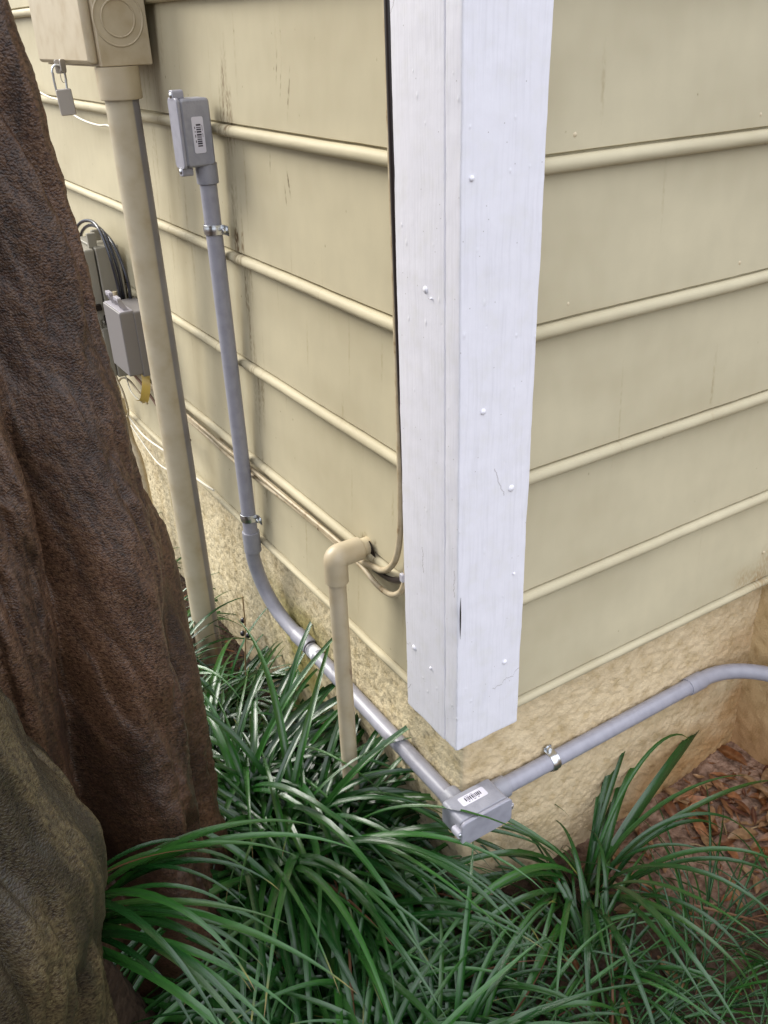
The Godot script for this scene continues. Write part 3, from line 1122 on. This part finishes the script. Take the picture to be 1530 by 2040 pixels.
# ---------------------------------------------------------------- beige drain elbow
func build_drain():
	var ax := -0.027
	var z := -0.257
	var o := thing("drain_pipe", "slim beige drain pipe with elbow coming out of the wall", "pipe", Vector3(ax, GROUND, z))
	var b := MB.new()
	var p := PackedVector3Array([Vector3(ax, 0.1420, z), Vector3(ax, 0.1425, z), Vector3(ax, 0.1435, z), Vector3(ax, 0.168, z)])
	for k in 7:
		var a := PI / 2 * k / 6.0
		p.append(Vector3(ax + 0.010 - 0.010 * cos(a), 0.175 + 0.010 * sin(a), z))
	p.append_array(PackedVector3Array([Vector3(-0.012, 0.185, z), Vector3(0.0135, 0.185, z), Vector3(0.0145, 0.185, z), Vector3(0.015, 0.185, z)]))
	b.tube(p, [0.0140, 0.0166, 0.0174, 0.0176, 0.0178, 0.0182, 0.0186, 0.0188, 0.0186, 0.0182, 0.0178, 0.0177, 0.0174, 0.0166, 0.0140], 26)
	part("elbow", b, M.beige_metal, o)
	b = MB.new()
	b.tube(PackedVector3Array([Vector3(0.0, 0.185, z), Vector3(0.045, 0.185, z)]), 0.0132, 20)
	part("wall_stub", b, M.beige, o)
	b = MB.new()
	var pp := PackedVector3Array()
	var cs := PackedColorArray()
	var f := fnoise(30.0, 3, 701)
	for i in 120:
		var yy := -0.50 + i * 0.0055
		for k in 29:
			var t := TAU * (k % 28) / 28.0
			pp.append(Vector3(ax + 0.0133 * sin(t), yy, z + 0.0133 * cos(t)))
			var q := f.get_noise_3d(sin(t) * 0.5, yy * 0.7, cos(t) * 0.5)
			var col := Color(0.53, 0.458, 0.335)
			var near := maxf(gauss(yy - 0.062, 0.016), gauss(yy + 0.02, 0.02)) * smoothstep(0.1, 0.5, sin(t - 0.1))
			if near * (0.62 + q) > 0.42: col = Color(0.34, 0.25, 0.2)
			cs.append(col)
	b.grid(pp, 120, 29, PackedVector2Array(), cs, true, false)
	var pm := mat(Color(1, 1, 1), 0.4)
	pm.albedo_texture = M.beige.albedo_texture
	tri_map(pm, 3.0)
	part("pipe", b, pm, o)
	# ragged dark hole round the stub
	b = MB.new()
	var ring := PackedVector3Array()
	for k in 18:
		var a := TAU * k / 18.0
		var rr := 0.0165 + f.get_noise_1d(k * 0.6) * 0.005 + 0.004 * gauss(a - 5.4, 0.7)
		ring.append(Vector3(LX + 0.0040, 0.180 + rr * sin(a), z + 0.008 + rr * cos(a)))
	b.fan(ring, Vector3.LEFT)
	part("wall_hole", b, M.dark, o)

# ---------------------------------------------------------------- cables
func wall_path(pts: Array, x := 0.0) -> PackedVector3Array:     # [s, y, offset from the bead plane outwards]
	var p := PackedVector3Array()
	for q in pts: p.append(Vector3(LX - q[2] + x, q[1], -q[0]))
	return spline(p, 6)

func build_cables():
	var o := thing("cable", "beige painted cable curving from the siding edge under the drain elbow", "cable", Vector3(LX, 0.2, -0.2), "painted cables on the left wall")
	var b := MB.new()
	b.tube(wall_path([[0.1505, 1.4, 0.003], [0.1500, 0.9, 0.003], [0.1485, 0.6, 0.003], [0.148, 0.42, 0.003], [0.150, 0.31, 0.003], [0.155, 0.25, 0.003], [0.166, 0.212, 0.003], [0.185, 0.186, 0.003], [0.205, 0.173, 0.004], [0.225, 0.168, 0.004], [0.245, 0.162, 0.003], [0.28, 0.154, 0.0], [0.34, 0.1545, 0.0], [0.45, 0.1555, 0.0], [0.66, 0.1545, 0.0], [0.9, 0.152, 0.0], [1.2, 0.15, 0.0], [1.42, 0.15, 0.0]]), 0.0046, 10)
	part("sheath", b, M.cable, o)
	o = thing("cable", "lower beige cable hugging the corner board, clipped and looping lowest", "cable", Vector3(LX, 0.18, -0.15), "painted cables on the left wall")
	b = MB.new()
	b.tube(wall_path([[0.126, 1.4, -0.004], [0.126, 0.9, -0.004], [0.127, 0.6, 0.001], [0.130, 0.35, 0.004], [0.1335, 0.25, 0.004], [0.139, 0.205, 0.004], [0.150, 0.170, 0.005], [0.172, 0.150, 0.006], [0.20, 0.142, 0.005], [0.23, 0.142, 0.003], [0.26, 0.1455, 0.0], [0.3, 0.147, -0.001], [0.36, 0.148, -0.001], [0.40, 0.1485, -0.002], [0.5, 0.146, -0.003], [0.6, 0.140, -0.004], [0.75, 0.134, -0.005], [0.9, 0.138, -0.005], [1.2, 0.14, -0.005], [1.42, 0.14, -0.004]]), 0.0042, 10)
	part("sheath", b, M.cable, o)
	b = MB.new()
	ring_at(b, Vector3(LX + 0.002, 0.1485, -0.397), Vector3(0, 0, -1), 0.0044, 0.004, 0.0004)
	part("dark_band", b, M.rust, o)
	b = MB.new()
	b.rbox(Transform3D(Basis(Vector3.UP, -PI / 2), Vector3(LX - 0.009, 0.196, -0.1415)), Vector3(0.008, 0.013, 0.005), 0.002, 0.001, 2)
	part("clip", b, M.grey_pale, o)
	o = thing("cable", "uppermost thin pale cable tucked under the bead left of the elbow", "cable", Vector3(LX, 0.16, -0.5), "painted cables on the left wall")
	b = MB.new()
	b.tube(wall_path([[0.275, 0.1575, 0.002], [0.4, 0.1585, 0.002], [0.55, 0.158, 0.003], [0.68, 0.1575, 0.002], [0.8, 0.1565, 0.003], [1.0, 0.157, 0.002], [1.42, 0.157, 0.002]]), 0.003, 8)
	part("sheath", b, M.cable, o)
	o = thing("cable", "dark brown cable in the gap beside the white corner board", "cable", Vector3(LX, 0.5, -0.135), "painted cables on the left wall")
	b = MB.new()
	b.tube(wall_path([[0.138, 1.4, 0.008], [0.138, 0.9, 0.008], [0.1375, 0.7, 0.007], [0.1375, 0.5, 0.005], [0.139, 0.3, 0.0], [0.142, 0.22, -0.001], [0.150, 0.19, -0.002], [0.17, 0.172, -0.002], [0.2, 0.162, -0.003], [0.235, 0.158, -0.004]]), 0.0056, 12)
	part("sheath", b, M.dark_cable, o)
	# thin white wire behind the padlock
	o = thing("wire", "thin white wire sagging across siding beneath the meter box", "wire", Vector3(0.01, 0.7, -1.4))
	b = MB.new()
	b.tube(spline(PackedVector3Array([Vector3(0.012, 0.765, -1.95), Vector3(0.012, 0.752, -1.73), Vector3(0.012, 0.738, -1.645), Vector3(0.010, 0.731, -1.55), Vector3(0.012, 0.727, -1.48), Vector3(0.016, 0.704, -1.41), Vector3(0.02, 0.694, -1.34), Vector3(0.022, 0.691, -1.251), Vector3(0.022, 0.694, -1.181), Vector3(0.022, 0.678, -1.13), Vector3(0.022, 0.64, -1.06)]), 6), 0.0022, 7)
	part("sheath", b, M.white_wire, o)

# ---------------------------------------------------------------- utility boxes far left
func build_utility():
	var o := thing("terminal_box", "grey plastic terminal box with two slots in its top", "utility box", Vector3(-0.015, 0.215, -1.14))
	var b := MB.new()
	var bs := Basis(Vector3.UP, PI / 2)
	b.rbox(Transform3D(bs, Vector3(-0.036, 0.288, -1.137)), Vector3(0.112, 0.136, 0.030), 0.004, 0.002, 3)
	part("cover", b, M.utility, o)
	b = MB.new()
	b.rbox(Transform3D(bs, Vector3(-0.001, 0.284, -1.137)), Vector3(0.116, 0.140, 0.042), 0.004, 0.0015, 3)
	part("base", b, M.utility, o)
	for q in [-1.105, -1.160]:
		b = MB.new()
		for s in [-0.010, 0.010]:
			b.rbox(Transform3D(Basis(Vector3(0, 0, 1), 0.5), Vector3(-0.036, 0.364, q + s)), Vector3(0.009, 0.032, 0.005), 0.002, 0.0005, 2)
		b.rbox(Transform3D(bs, Vector3(-0.043, 0.380, q)), Vector3(0.028, 0.007, 0.008), 0.002, 0.0005, 2)
		part("slot", b, M.utility_pale, o)
	b = MB.new()
	b.rbox(Transform3D(bs, Vector3(-0.0345, 0.3555, -1.137)), Vector3(0.108, 0.003, 0.026), 0.001, 0.0005, 2)
	part("top_lip", b, M.utility_pale, o)
	o = thing("cable_box", "tall khaki cable box half hidden behind the trunk", "utility box", Vector3(-0.01, 0.16, -1.33))
	b = MB.new()
	b.rbox(Transform3D(bs, Vector3(-0.006, 0.31, -1.325)), Vector3(0.15, 0.29, 0.05), 0.004, 0.002, 3)
	part("base", b, M.khaki, o)
	b = MB.new()
	b.rbox(Transform3D(bs, Vector3(-0.044, 0.375, -1.322)), Vector3(0.135, 0.155, 0.022), 0.005, 0.003, 3)
	part("door", b, M.khaki, o)
	b = MB.new()
	b.rbox(Transform3D(bs, Vector3(-0.040, 0.225, -1.322)), Vector3(0.135, 0.115, 0.016), 0.005, 0.003, 3)
	part("door", b, M.khaki, o)
	b = MB.new()
	b.tube(PackedVector3Array([Vector3(-0.05, 0.283, -1.262), Vector3(-0.05, 0.317, -1.262)]), 0.008, 10)
	part("hinge", b, M.khaki, o)
	for q in [[-0.03, 0.468, -1.272, 0.03], [-0.012, 0.472, -1.30, 0.022], [-0.05, 0.33, -1.253, 0.014], [-0.03, 0.30, -1.250, 0.02]]:
		b = MB.new()
		b.rbox(Transform3D(bs, Vector3(q[0], q[1], q[2])), Vector3(0.012, q[3], 0.018), 0.002, 0.001, 2)
		part("fitting", b, M.khaki if q[1] > 0.4 else M.dark, o)
	b = MB.new()
	b.tube(PackedVector3Array([Vector3(-0.02, 0.335, -1.205), Vector3(-0.02, 0.37, -1.203)]), 0.0055, 9)
	part("cable_gland", b, M.cable, o)
	# black loops
	var loops := [[[-0.02, 0.36, -1.50], [-0.02, 0.448, -1.448], [-0.02, 0.486, -1.382], [-0.02, 0.504, -1.29], [-0.02, 0.495, -1.232], [-0.018, 0.457, -1.200], [-0.015, 0.415, -1.192], [-0.01, 0.36, -1.2], [-0.005, 0.3, -1.23]],
		[[-0.01, 0.36, -1.49], [-0.012, 0.44, -1.44], [-0.012, 0.475, -1.38], [-0.012, 0.492, -1.30], [-0.010, 0.485, -1.236], [-0.008, 0.447, -1.203], [-0.005, 0.405, -1.195], [0.0, 0.34, -1.21]],
		[[0.004, 0.36, -1.46], [0.002, 0.43, -1.42], [0.002, 0.466, -1.36], [0.002, 0.478, -1.29], [0.003, 0.46, -1.225], [0.006, 0.415, -1.19], [0.008, 0.37, -1.185], [0.008, 0.3, -1.2]]]
	var words := ["outermost black cable looping over the khaki cable box", "middle black cable of the three loops above the cable box", "innermost black cable loop, nearest the siding"]
	for i in 3:
		var p := PackedVector3Array()
		for q in loops[i]: p.append(Vector3(q[0], q[1], q[2]))
		o = thing("cable_loop", words[i], "cable", Vector3(-0.01, 0.45, -1.3), "black cable loops at the utility boxes")
		b = MB.new()
		b.tube(spline(p, 6), 0.0037, 9)
		part("sheath", b, M.black, o)
	# yellow tag
	o = thing("wire_tag", "curled yellow plastic tag hanging under the terminal box", "tag", Vector3(0.0, 0.15, -1.13))
	b = MB.new()
	var pp := PackedVector3Array()
	var line := spline(PackedVector3Array([Vector3(0.0, 0.200, -1.145), Vector3(-0.006, 0.178, -1.132), Vector3(-0.008, 0.152, -1.145), Vector3(-0.006, 0.126, -1.175), Vector3(-0.003, 0.108, -1.225)]), 4)
	for q in line:
		pp.append(q + Vector3(-0.006, 0.002, -0.010))
		pp.append(q + Vector3(0.0, 0.001, 0.0))
		pp.append(q + Vector3(0.006, -0.002, 0.010))
	b.grid(pp, line.size(), 3)
	part("tag_strip", b, M.yellow, o)
	b = MB.new()
	b.tube(spline(PackedVector3Array([Vector3(-0.003, 0.112, -1.20), Vector3(-0.012, 0.128, -1.24), Vector3(-0.004, 0.142, -1.29), Vector3(0.0, 0.165, -1.33)]), 5), 0.0014, 6)
	part("wire", b, M.white_wire, o)
	# small wires and a thin beige pipe below the boxes
	var wires := [
		["thin_pipe", "slim beige pipe dropping from the utility boxes behind the trunk", "pipe", M.cable, 0.0095, [[0.0, 0.06, -1.40], [0.004, 0.0, -1.405], [0.008, -0.06, -1.40], [0.014, -0.12, -1.375], [0.014, -0.3, -1.36], [0.014, -0.5, -1.36]]],
		["wire", "grey wire bundle hanging out of the khaki cable box", "wire", M.cable, 0.0035, [[-0.01, 0.19, -1.36], [-0.015, 0.15, -1.40], [-0.01, 0.12, -1.38], [0.0, 0.08, -1.395], [0.0, 0.05, -1.40]]],
		["wire", "looped beige wire beside the slim pipe under the boxes", "wire", M.cable, 0.0026, [[-0.01, 0.2, -1.30], [-0.015, 0.145, -1.34], [-0.01, 0.1, -1.32], [-0.004, 0.05, -1.33], [0.0, 0.02, -1.38], [0.0, 0.06, -1.42], [-0.004, 0.12, -1.36], [0.0, 0.14, -1.30], [0.0, 0.13, -1.22], [0.0, 0.12, -1.17]]],
		["wire", "dark wire running from terminal box towards the big pipe", "wire", M.rust, 0.003, [[0.0, 0.17, -1.25], [0.0, 0.16, -1.18], [0.002, 0.14, -1.12], [0.004, 0.11, -1.04], [0.006, 0.10, -0.98], [0.01, 0.11, -0.94]]],
		["wire", "lowest white wire sagging over the siding foot behind the big pipe", "wire", M.white_wire, 0.0024, [[0.008, 0.06, -1.42], [0.01, 0.018, -1.40], [0.01, -0.002, -1.29], [0.01, 0.01, -1.16], [0.01, 0.022, -1.08], [0.012, 0.02, -0.95], [0.014, 0.03, -0.85]]],
		["wire", "white wire drooping along the stucco top behind the trunk", "wire", M.white_wire, 0.0018, [[0.004, 0.0, -1.36], [0.012, -0.04, -1.27], [0.014, -0.05, -1.2], [0.012, -0.03, -1.1], [0.012, -0.02, -1.0]]],
	]
	for q in wires:
		var p := PackedVector3Array()
		for w in q[5]: p.append(Vector3(w[0], w[1], w[2]))
		o = thing(q[0], q[1], q[2], p[0])
		b = MB.new()
		b.tube(spline(p, 6), q[4], 9)
		part("sheath", b, q[3], o)

# ---------------------------------------------------------------- lilyturf
var blades := {}

func blade_mesh(L: float, w: float, e0: float, e1: float, bend: float, roll: float, tone: Color, tip: Color, tipfrom: float, m: Material) -> ArrayMesh:
	var b := MB.new()
	var rows := 19
	var p := PackedVector3Array()
	var us := PackedVector2Array()
	var cs := PackedColorArray()
	var at := Vector3.ZERO
	for i in rows:
		var t := i / float(rows - 1)
		var e := e0 + (e1 - e0) * pow(t, 1.25)
		var az := bend * t * t
		var d := Vector3(sin(az) * cos(e), sin(e), cos(az) * cos(e))
		if i > 0: at += d * L / (rows - 1)
		var side := Vector3(cos(az), 0, -sin(az)).rotated(d, roll * t)
		var up := d.cross(side)
		var k := minf(0.62 + t * 1.6, 1.0) * pow(clampf((1.0 - t) * 2.1, 0.0, 1.0), 0.85)
		var hw := w * 0.5 * k
		var fold := 0.55 - 0.2 * t
		p.append(at - side * hw + up * hw * fold)
		p.append(at - side * hw * 0.5 + up * hw * fold * 0.36)
		p.append(at)
		p.append(at + side * hw * 0.5 + up * hw * fold * 0.36)
		p.append(at + side * hw + up * hw * fold)
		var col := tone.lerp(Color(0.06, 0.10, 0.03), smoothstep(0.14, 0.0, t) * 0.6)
		if tipfrom < 1.0: col = col.lerp(Color(0.30, 0.27, 0.05), smoothstep(tipfrom - 0.05, tipfrom, t)).lerp(tip, smoothstep(tipfrom, tipfrom + 0.03, t))
		for c in 5:
			us.append(Vector2(c / 4.0, t * 2.0))
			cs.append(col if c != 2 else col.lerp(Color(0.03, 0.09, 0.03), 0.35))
	b.grid(p, rows, 5, us, cs, false, true)
	return b.mesh(m)

func make_blades():
	var r := RandomNumberGenerator.new()
	r.seed = 77
	for kind in ["arch", "upright", "low", "droop"]:
		var list := []
		for i in 16:
			var e0 := 1.2
			var e1 := -0.6
			match kind:
				"arch": e0 = r.randf_range(1.05, 1.4); e1 = r.randf_range(-1.35, -0.7)
				"upright": e0 = r.randf_range(1.2, 1.5); e1 = r.randf_range(-0.8, 0.0)
				"low": e0 = r.randf_range(0.6, 1.0); e1 = r.randf_range(-1.1, -0.5)
				"droop": e0 = r.randf_range(0.9, 1.25); e1 = r.randf_range(-1.45, -1.0)
			var g := r.randf()
			var tone := Color(0.013, 0.068, 0.012).lerp(Color(0.046, 0.172, 0.028), g * g)
			if r.randf() < 0.10: tone = Color(0.05, 0.13, 0.025)
			var tf := 1.2
			if r.randf() < 0.42: tf = r.randf_range(0.945, 0.985)
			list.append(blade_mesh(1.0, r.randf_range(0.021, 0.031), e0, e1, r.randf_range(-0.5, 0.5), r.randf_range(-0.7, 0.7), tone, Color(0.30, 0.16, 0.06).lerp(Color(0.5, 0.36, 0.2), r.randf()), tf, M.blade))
		blades[kind] = list
	var dry := []
	for i in 6:
		dry.append(blade_mesh(1.0, r.randf_range(0.012, 0.02), r.randf_range(0.5, 1.2), r.randf_range(-1.0, 0.2), r.randf_range(-1.0, 1.0), r.randf_range(-2, 2), Color(0.13, 0.045, 0.025).lerp(Color(0.2, 0.1, 0.05), r.randf()), Color(0.2, 0.1, 0.05), 1.2, M.dry))
	blades.dry = dry

func put_blade(o: Node3D, kind: String, at: Vector3, az: float, length: float, tilt := 0.0, wide := 1.0):
	var m := MeshInstance3D.new()
	var list: Array = blades[kind]
	m.mesh = list[rng.randi() % list.size()]
	m.name = "leaf" if kind != "dry" else "dry_leaf"
	o.add_child(m, true)
	m.transform = Transform3D(Basis(Vector3.UP, az) * Basis(Vector3.RIGHT, tilt) * Basis.from_scale(Vector3(length * wide, length, length)), at - o.position)

# kinds: a weighting of blade shapes; az0/spread: main direction of the blades (0 = +z, towards the camera side)
func clump(x: float, z: float, n: int, length: float, label: String, az0 := 0.0, spread := PI, mix := [0.45, 0.2, 0.2, 0.15], dry := 2, wide := 1.0, lift := 0.0) -> Node3D:
	var o := thing("lilyturf_clump", label, "plant", Vector3(x, ground_y(x, z) + lift, z), "lilyturf clumps at the foot of the walls")
	for i in int(n * 1.6):
		var q := rng.randf()
		var kind := "arch"
		if q > mix[0]: kind = "upright"
		if q > mix[0] + mix[1]: kind = "low"
		if q > mix[0] + mix[1] + mix[2]: kind = "droop"
		var az := az0 + spread * (rng.randf() * 2 - 1)
		var br := sqrt(rng.randf()) * 0.045
		var a2 := az + rng.randf_range(-0.8, 0.8)
		var base := Vector3(x + sin(a2) * br, 0, z + cos(a2) * br)
		base.y = ground_y(base.x, base.z) - 0.005 + lift
		put_blade(o, kind, base, az, length * rng.randf_range(0.62, 1.12), rng.randf_range(-0.12, 0.12), wide)
	for i in dry:
		var az := az0 + spread * (rng.randf() * 2 - 1)
		put_blade(o, "dry", Vector3(x, ground_y(x, z) + lift, z), az, length * rng.randf_range(0.5, 0.95))
	return o

func build_plants():
	make_blades()
	var mound := MB.new()
	var mrings := []
	var mf := fnoise(30.0, 3, 610)
	for j in 9:
		var t := j / 8.0
		var ring := PackedVector3Array()
		for k in 20:
			var a := -TAU * k / 20
			var rr := lerpf(0.12, 0.02, pow(t, 0.7)) * (1.0 + mf.get_noise_2d(k, j * 3.0) * 0.2)
			ring.append(Vector3(-0.51 + rr * cos(a), GROUND - 0.03 + t * 0.36, -0.12 + rr * sin(a)))
		mrings.append(ring)
	mound.loft(mrings, true, [Color(0.05, 0.035, 0.02), Color(0.05, 0.035, 0.02), Color(0.05, 0.035, 0.02), Color(0.06, 0.04, 0.025), Color(0.06, 0.04, 0.025), Color(0.06, 0.04, 0.025), Color(0.07, 0.045, 0.03), Color(0.07, 0.045, 0.03), Color(0.07, 0.045, 0.03)])
	tag(part("earth_mound", mound, M.soil), "dark earth piled in the crotch between the tree stems", "", "", "structure")
	var H := PI / 2
	# along the left wall, from far to near
	clump(-0.16, -1.28, 34, 0.32, "farthest lilyturf clump, behind the trunk left of the big pipe")
	clump(-0.15, -1.02, 46, 0.34, "lilyturf clump wedged between trunk and big beige pipe")
	clump(-0.20, -0.84, 48, 0.36, "lilyturf clump right at the foot of the big beige pipe", 0.3)
	clump(-0.085, -0.72, 46, 0.35, "lilyturf clump under the conduit bend, by the black berries", -0.4, 2.4)
	clump(-0.22, -0.66, 62, 0.36, "lilyturf clump nestling against the trunk's right flank", 0.5)
	clump(-0.11, -0.50, 60, 0.39, "lilyturf clump in front of the low conduit's white sticker", -0.2, 2.6)
	clump(-0.22, -0.46, 70, 0.45, "lilyturf clump beside trunk, one step nearer than the pipe", 0.3)
	clump(-0.085, -0.33, 50, 0.43, "lilyturf clump hiding the foot of the slim drain pipe", -0.1, 2.6)
	clump(-0.19, -0.29, 78, 0.47, "lilyturf clump halfway between trunk and slim drain pipe", 0.4)
	var leaners := clump(-0.13, -0.235, 44, 0.47, "tall lilyturf clump whose long blades lean across the slim drain pipe", 0.6)
	clump(-0.10, -0.15, 40, 0.34, "lilyturf clump against stucco left of the corner conduit box", 0.0, 2.6)
	clump(-0.18, -0.11, 80, 0.40, "dense lilyturf clump in front of the slim drain pipe", 0.3)
	clump(-0.24, 0.03, 70, 0.37, "lilyturf clump right of the trunk root near the lower edge", 0.5)
	clump(-0.11, 0.05, 60, 0.29, "lilyturf clump below the corner conduit box, left side", 0.5, 2.8)
	clump(-0.13, 0.16, 64, 0.33, "nearest lilyturf clump, bottom centre in front of the corner", 0.5)
	clump(0.0, 0.17, 40, 0.25, "low lilyturf clump in front of the stucco corner", 0.8)
	clump(-0.27, 0.17, 54, 0.38, "lilyturf clump at the very bottom beside the olive stem", 0.6)
	# the long strappy one between the two stems
	clump(-0.518, -0.125, 18, 0.36, "long strappy lilyturf clump growing out between both tree stems", 0.95, 0.5, [0.15, 0.0, 0.6, 0.25], 1, 1.15, 0.33)
	# long blades that lean over the low conduit and the drain pipe
	for i in 64:
		var x := rng.randf_range(-0.23, -0.09) if i < 46 else rng.randf_range(-0.11, -0.05)
		var z := rng.randf_range(-0.48, -0.19)
		put_blade(leaners, "arch" if i % 4 else "upright", Vector3(x, GROUND, z), rng.randf_range(-0.2, 2.3), rng.randf_range(0.46, 0.62), rng.randf_range(-0.2, 0.08), 0.85)
	# right of the corner
	var sparse := clump(0.245, 0.03, 22, 0.40, "upright dark lilyturf clump in front of the right stucco", 0.1, 2.2, [0.7, 0.1, 0.1, 0.1])
	for q in [[1.75, 0.58, "low", 1.1], [1.3, 0.52, "low", 0.9], [2.2, 0.44, "arch", 0.75], [2.3, 0.42, "droop", 0.7], [1.9, 0.44, "arch", 0.65], [-2.2, 0.5, "arch", 0.9], [-1.6, 0.45, "arch", 0.9]]:
		put_blade(sparse, q[2], Vector3(0.25, ground_y(0.25, 0.03), 0.03), q[0], q[1], 0.0, q[3])
	clump(0.16, 0.14, 30, 0.25, "low lilyturf clump between the corner and the upright one", 0.6)
	clump(0.10, 0.24, 34, 0.26, "small thin leaved clump at the bottom right of centre", 0.6, PI, [0.4, 0.1, 0.4, 0.1], 2, 0.6)
	clump(0.35, 0.20, 30, 0.26, "thin leaved clump beside the bare reddish soil", 0.2, PI, [0.4, 0.1, 0.4, 0.1], 3, 0.5)
	clump(0.24, 0.26, 36, 0.26, "thin leaved clump at the lower right corner", 0.3, PI, [0.4, 0.1, 0.4, 0.1], 3, 0.5)
	clump(0.43, 0.28, 30, 0.26, "thin leaved clump at the right edge over fallen leaves", -0.2, PI, [0.4, 0.1, 0.4, 0.1], 2, 0.5)
	# berries
	var o := thing("berry_stalk", "brown stalk with three black berries before the stucco", "plant", Vector3(-0.03, ground_y(-0.03, -0.69), -0.69))
	var b := MB.new()
	b.tube(spline(PackedVector3Array([Vector3(-0.032, -0.44, -0.70), Vector3(-0.03, -0.33, -0.69), Vector3(-0.03, -0.25, -0.672), Vector3(-0.03, -0.19, -0.655), Vector3(-0.03, -0.13, -0.648), Vector3(-0.03, -0.10, -0.646)]), 5), 0.0014, 6)
	part("stalk", b, M.stem, o)
	for q in [[-0.164, -0.660], [-0.203, -0.672], [-0.190, -0.643]]:
		b = MB.new()
		var rings := []
		for j in 8:
			var a := -PI / 2 + PI * (j + 0.3) / 7.6
			var ring := PackedVector3Array()
			for k in 10:
				var t := -TAU * k / 10
				ring.append(Vector3(-0.03 + 0.0055 * cos(a) * cos(t), q[0] + 0.0062 * sin(a), q[1] + 0.0055 * cos(a) * sin(t)))
			rings.append(ring)
		b.loft(rings, true)
		part("berry", b, M.berry, o)

# ---------------------------------------------------------------- fallen leaves
func dead_leaf_mesh(r: RandomNumberGenerator, tint: int) -> ArrayMesh:
	var b := MB.new()
	var L := r.randf_range(0.026, 0.066)
	var w := L * r.randf_range(0.24, 0.40)
	var curl := r.randf_range(-0.6, 0.6)
	var cup := r.randf_range(0.2, 0.9)
	var pal := [Color(0.20, 0.075, 0.03), Color(0.30, 0.14, 0.06), Color(0.36, 0.22, 0.11), Color(0.14, 0.045, 0.025), Color(0.26, 0.10, 0.035), Color(0.42, 0.25, 0.13), Color(0.5, 0.31, 0.16), Color(0.46, 0.2, 0.09)]
	var col: Color = pal[tint]
	var p := PackedVector3Array()
	var cs := PackedColorArray()
	var us := PackedVector2Array()
	for i in 8:
		var t := i / 7.0
		var hw := w * 0.5 * pow(sin(PI * clampf(t * 0.94 + 0.03, 0, 1)), 0.8)
		var y := sin(t * PI) * curl * L * 0.22
		for k in 5:
			var s := (k - 2) / 2.0
			p.append(Vector3(s * hw, y + absf(s) * hw * cup * (0.6 + 0.4 * sin(t * 9.0)), (t - 0.5) * L))
			us.append(Vector2(s, t))
			cs.append(col if k != 2 else col.lerp(Color(0.5, 0.32, 0.18), 0.35))
	b.grid(p, 8, 5, us, cs, false, true)
	return b.mesh(M.litter)

func build_litter():
	var r := RandomNumberGenerator.new()
	r.seed = 88
	var shapes := []
	var words := ["dark red brown", "mid brown", "pale tan", "very dark brown", "rusty orange", "light tan", "yellowish tan", "bright orange brown"]
	var tints := []
	for i in 24:
		tints.append(i % 8)
		shapes.append(dead_leaf_mesh(r, i % 8))
	for i in 96:
		var x := r.randf_range(0.33, 0.69)
		var z := r.randf_range(-0.035, 0.24)
		if i < 44:
			x = r.randf_range(0.5, 0.69)
			z = r.randf_range(-0.03, 0.12)
		if i >= 84:
			x = r.randf_range(0.05, 0.3)
			z = r.randf_range(0.06, 0.3)
		var o := MeshInstance3D.new()
		var pick := r.randi() % shapes.size()
		o.mesh = shapes[pick]
		o.name = numbered("fallen_leaf")
		add_child(o, true)
		o.transform = Transform3D(Basis(Vector3.UP, r.randf() * TAU) * Basis(Vector3.RIGHT, r.randf_range(-0.2, 0.2)) * Basis(Vector3.FORWARD, r.randf_range(-0.25, 0.25)) * r.randf_range(0.6, 1.4), Vector3(x, ground_y(x, z) + r.randf_range(0.003, 0.009), z))
		tag(o, "%s dead leaf on bare soil %s" % [words[tints[pick]], "in the inner stucco corner" if x > 0.6 else ("along the foot of the stucco" if z < 0.06 else "out among thin grasses")] if i < 84 else "%s dead leaf on dark soil among the lower right lilyturf" % words[tints[pick]], "fallen leaf", "dead leaves on the bare soil" if i < 84 else "dead leaves among the lilyturf")
	for i in 7:
		var x := r.randf_range(0.38, 0.66)
		var z := r.randf_range(-0.02, 0.16)
		var a := r.randf() * TAU
		var L := r.randf_range(0.03, 0.07)
		var tp := PackedVector3Array()
		for k in 5:
			var t := (k - 2) / 4.0
			var px := x + cos(a) * L * t + r.randf_range(-0.002, 0.002)
			var pz := z + sin(a) * L * t + r.randf_range(-0.002, 0.002)
			tp.append(Vector3(px, ground_y(px, pz) + 0.004, pz))
		var tw := MB.new()
		tw.tube(tp, [0.0016, 0.0015, 0.0014, 0.0011, 0.0007], 6)
		tag(part("twig", tw, M.stem), "thin dry twig lying among the dead leaves on bare soil", "twig", "twigs on the bare soil")
	var mm := MultiMesh.new()
	mm.transform_format = MultiMesh.TRANSFORM_3D
	mm.mesh = shapes[4]
	var n := 900
	mm.instance_count = n
	for i in n:
		var x := r.randf_range(-0.35, 0.7)
		var z := r.randf_range(-0.04, 0.5)
		if i % 3 != 0:
			x = r.randf_range(-0.3, 0.04)
			z = r.randf_range(-1.2, 0.2)
		var s := r.randf_range(0.25, 0.7)
		mm.set_instance_transform(i, Transform3D(Basis(Vector3.UP, r.randf() * TAU) * Basis(Vector3.RIGHT, r.randf_range(-0.5, 0.5)) * Basis.from_scale(Vector3(s * r.randf_range(0.3, 0.9), s * 0.6, s * r.randf_range(0.7, 1.5))), Vector3(x, ground_y(x, z) + r.randf_range(0.001, 0.008), z)))
	var mi := MultiMeshInstance3D.new()
	mi.multimesh = mm
	mi.name = "leaf_litter"
	add_child(mi, true)
	tag(mi, "brown leaf litter scattered over the soil between the plants", "leaf litter", "", "stuff")
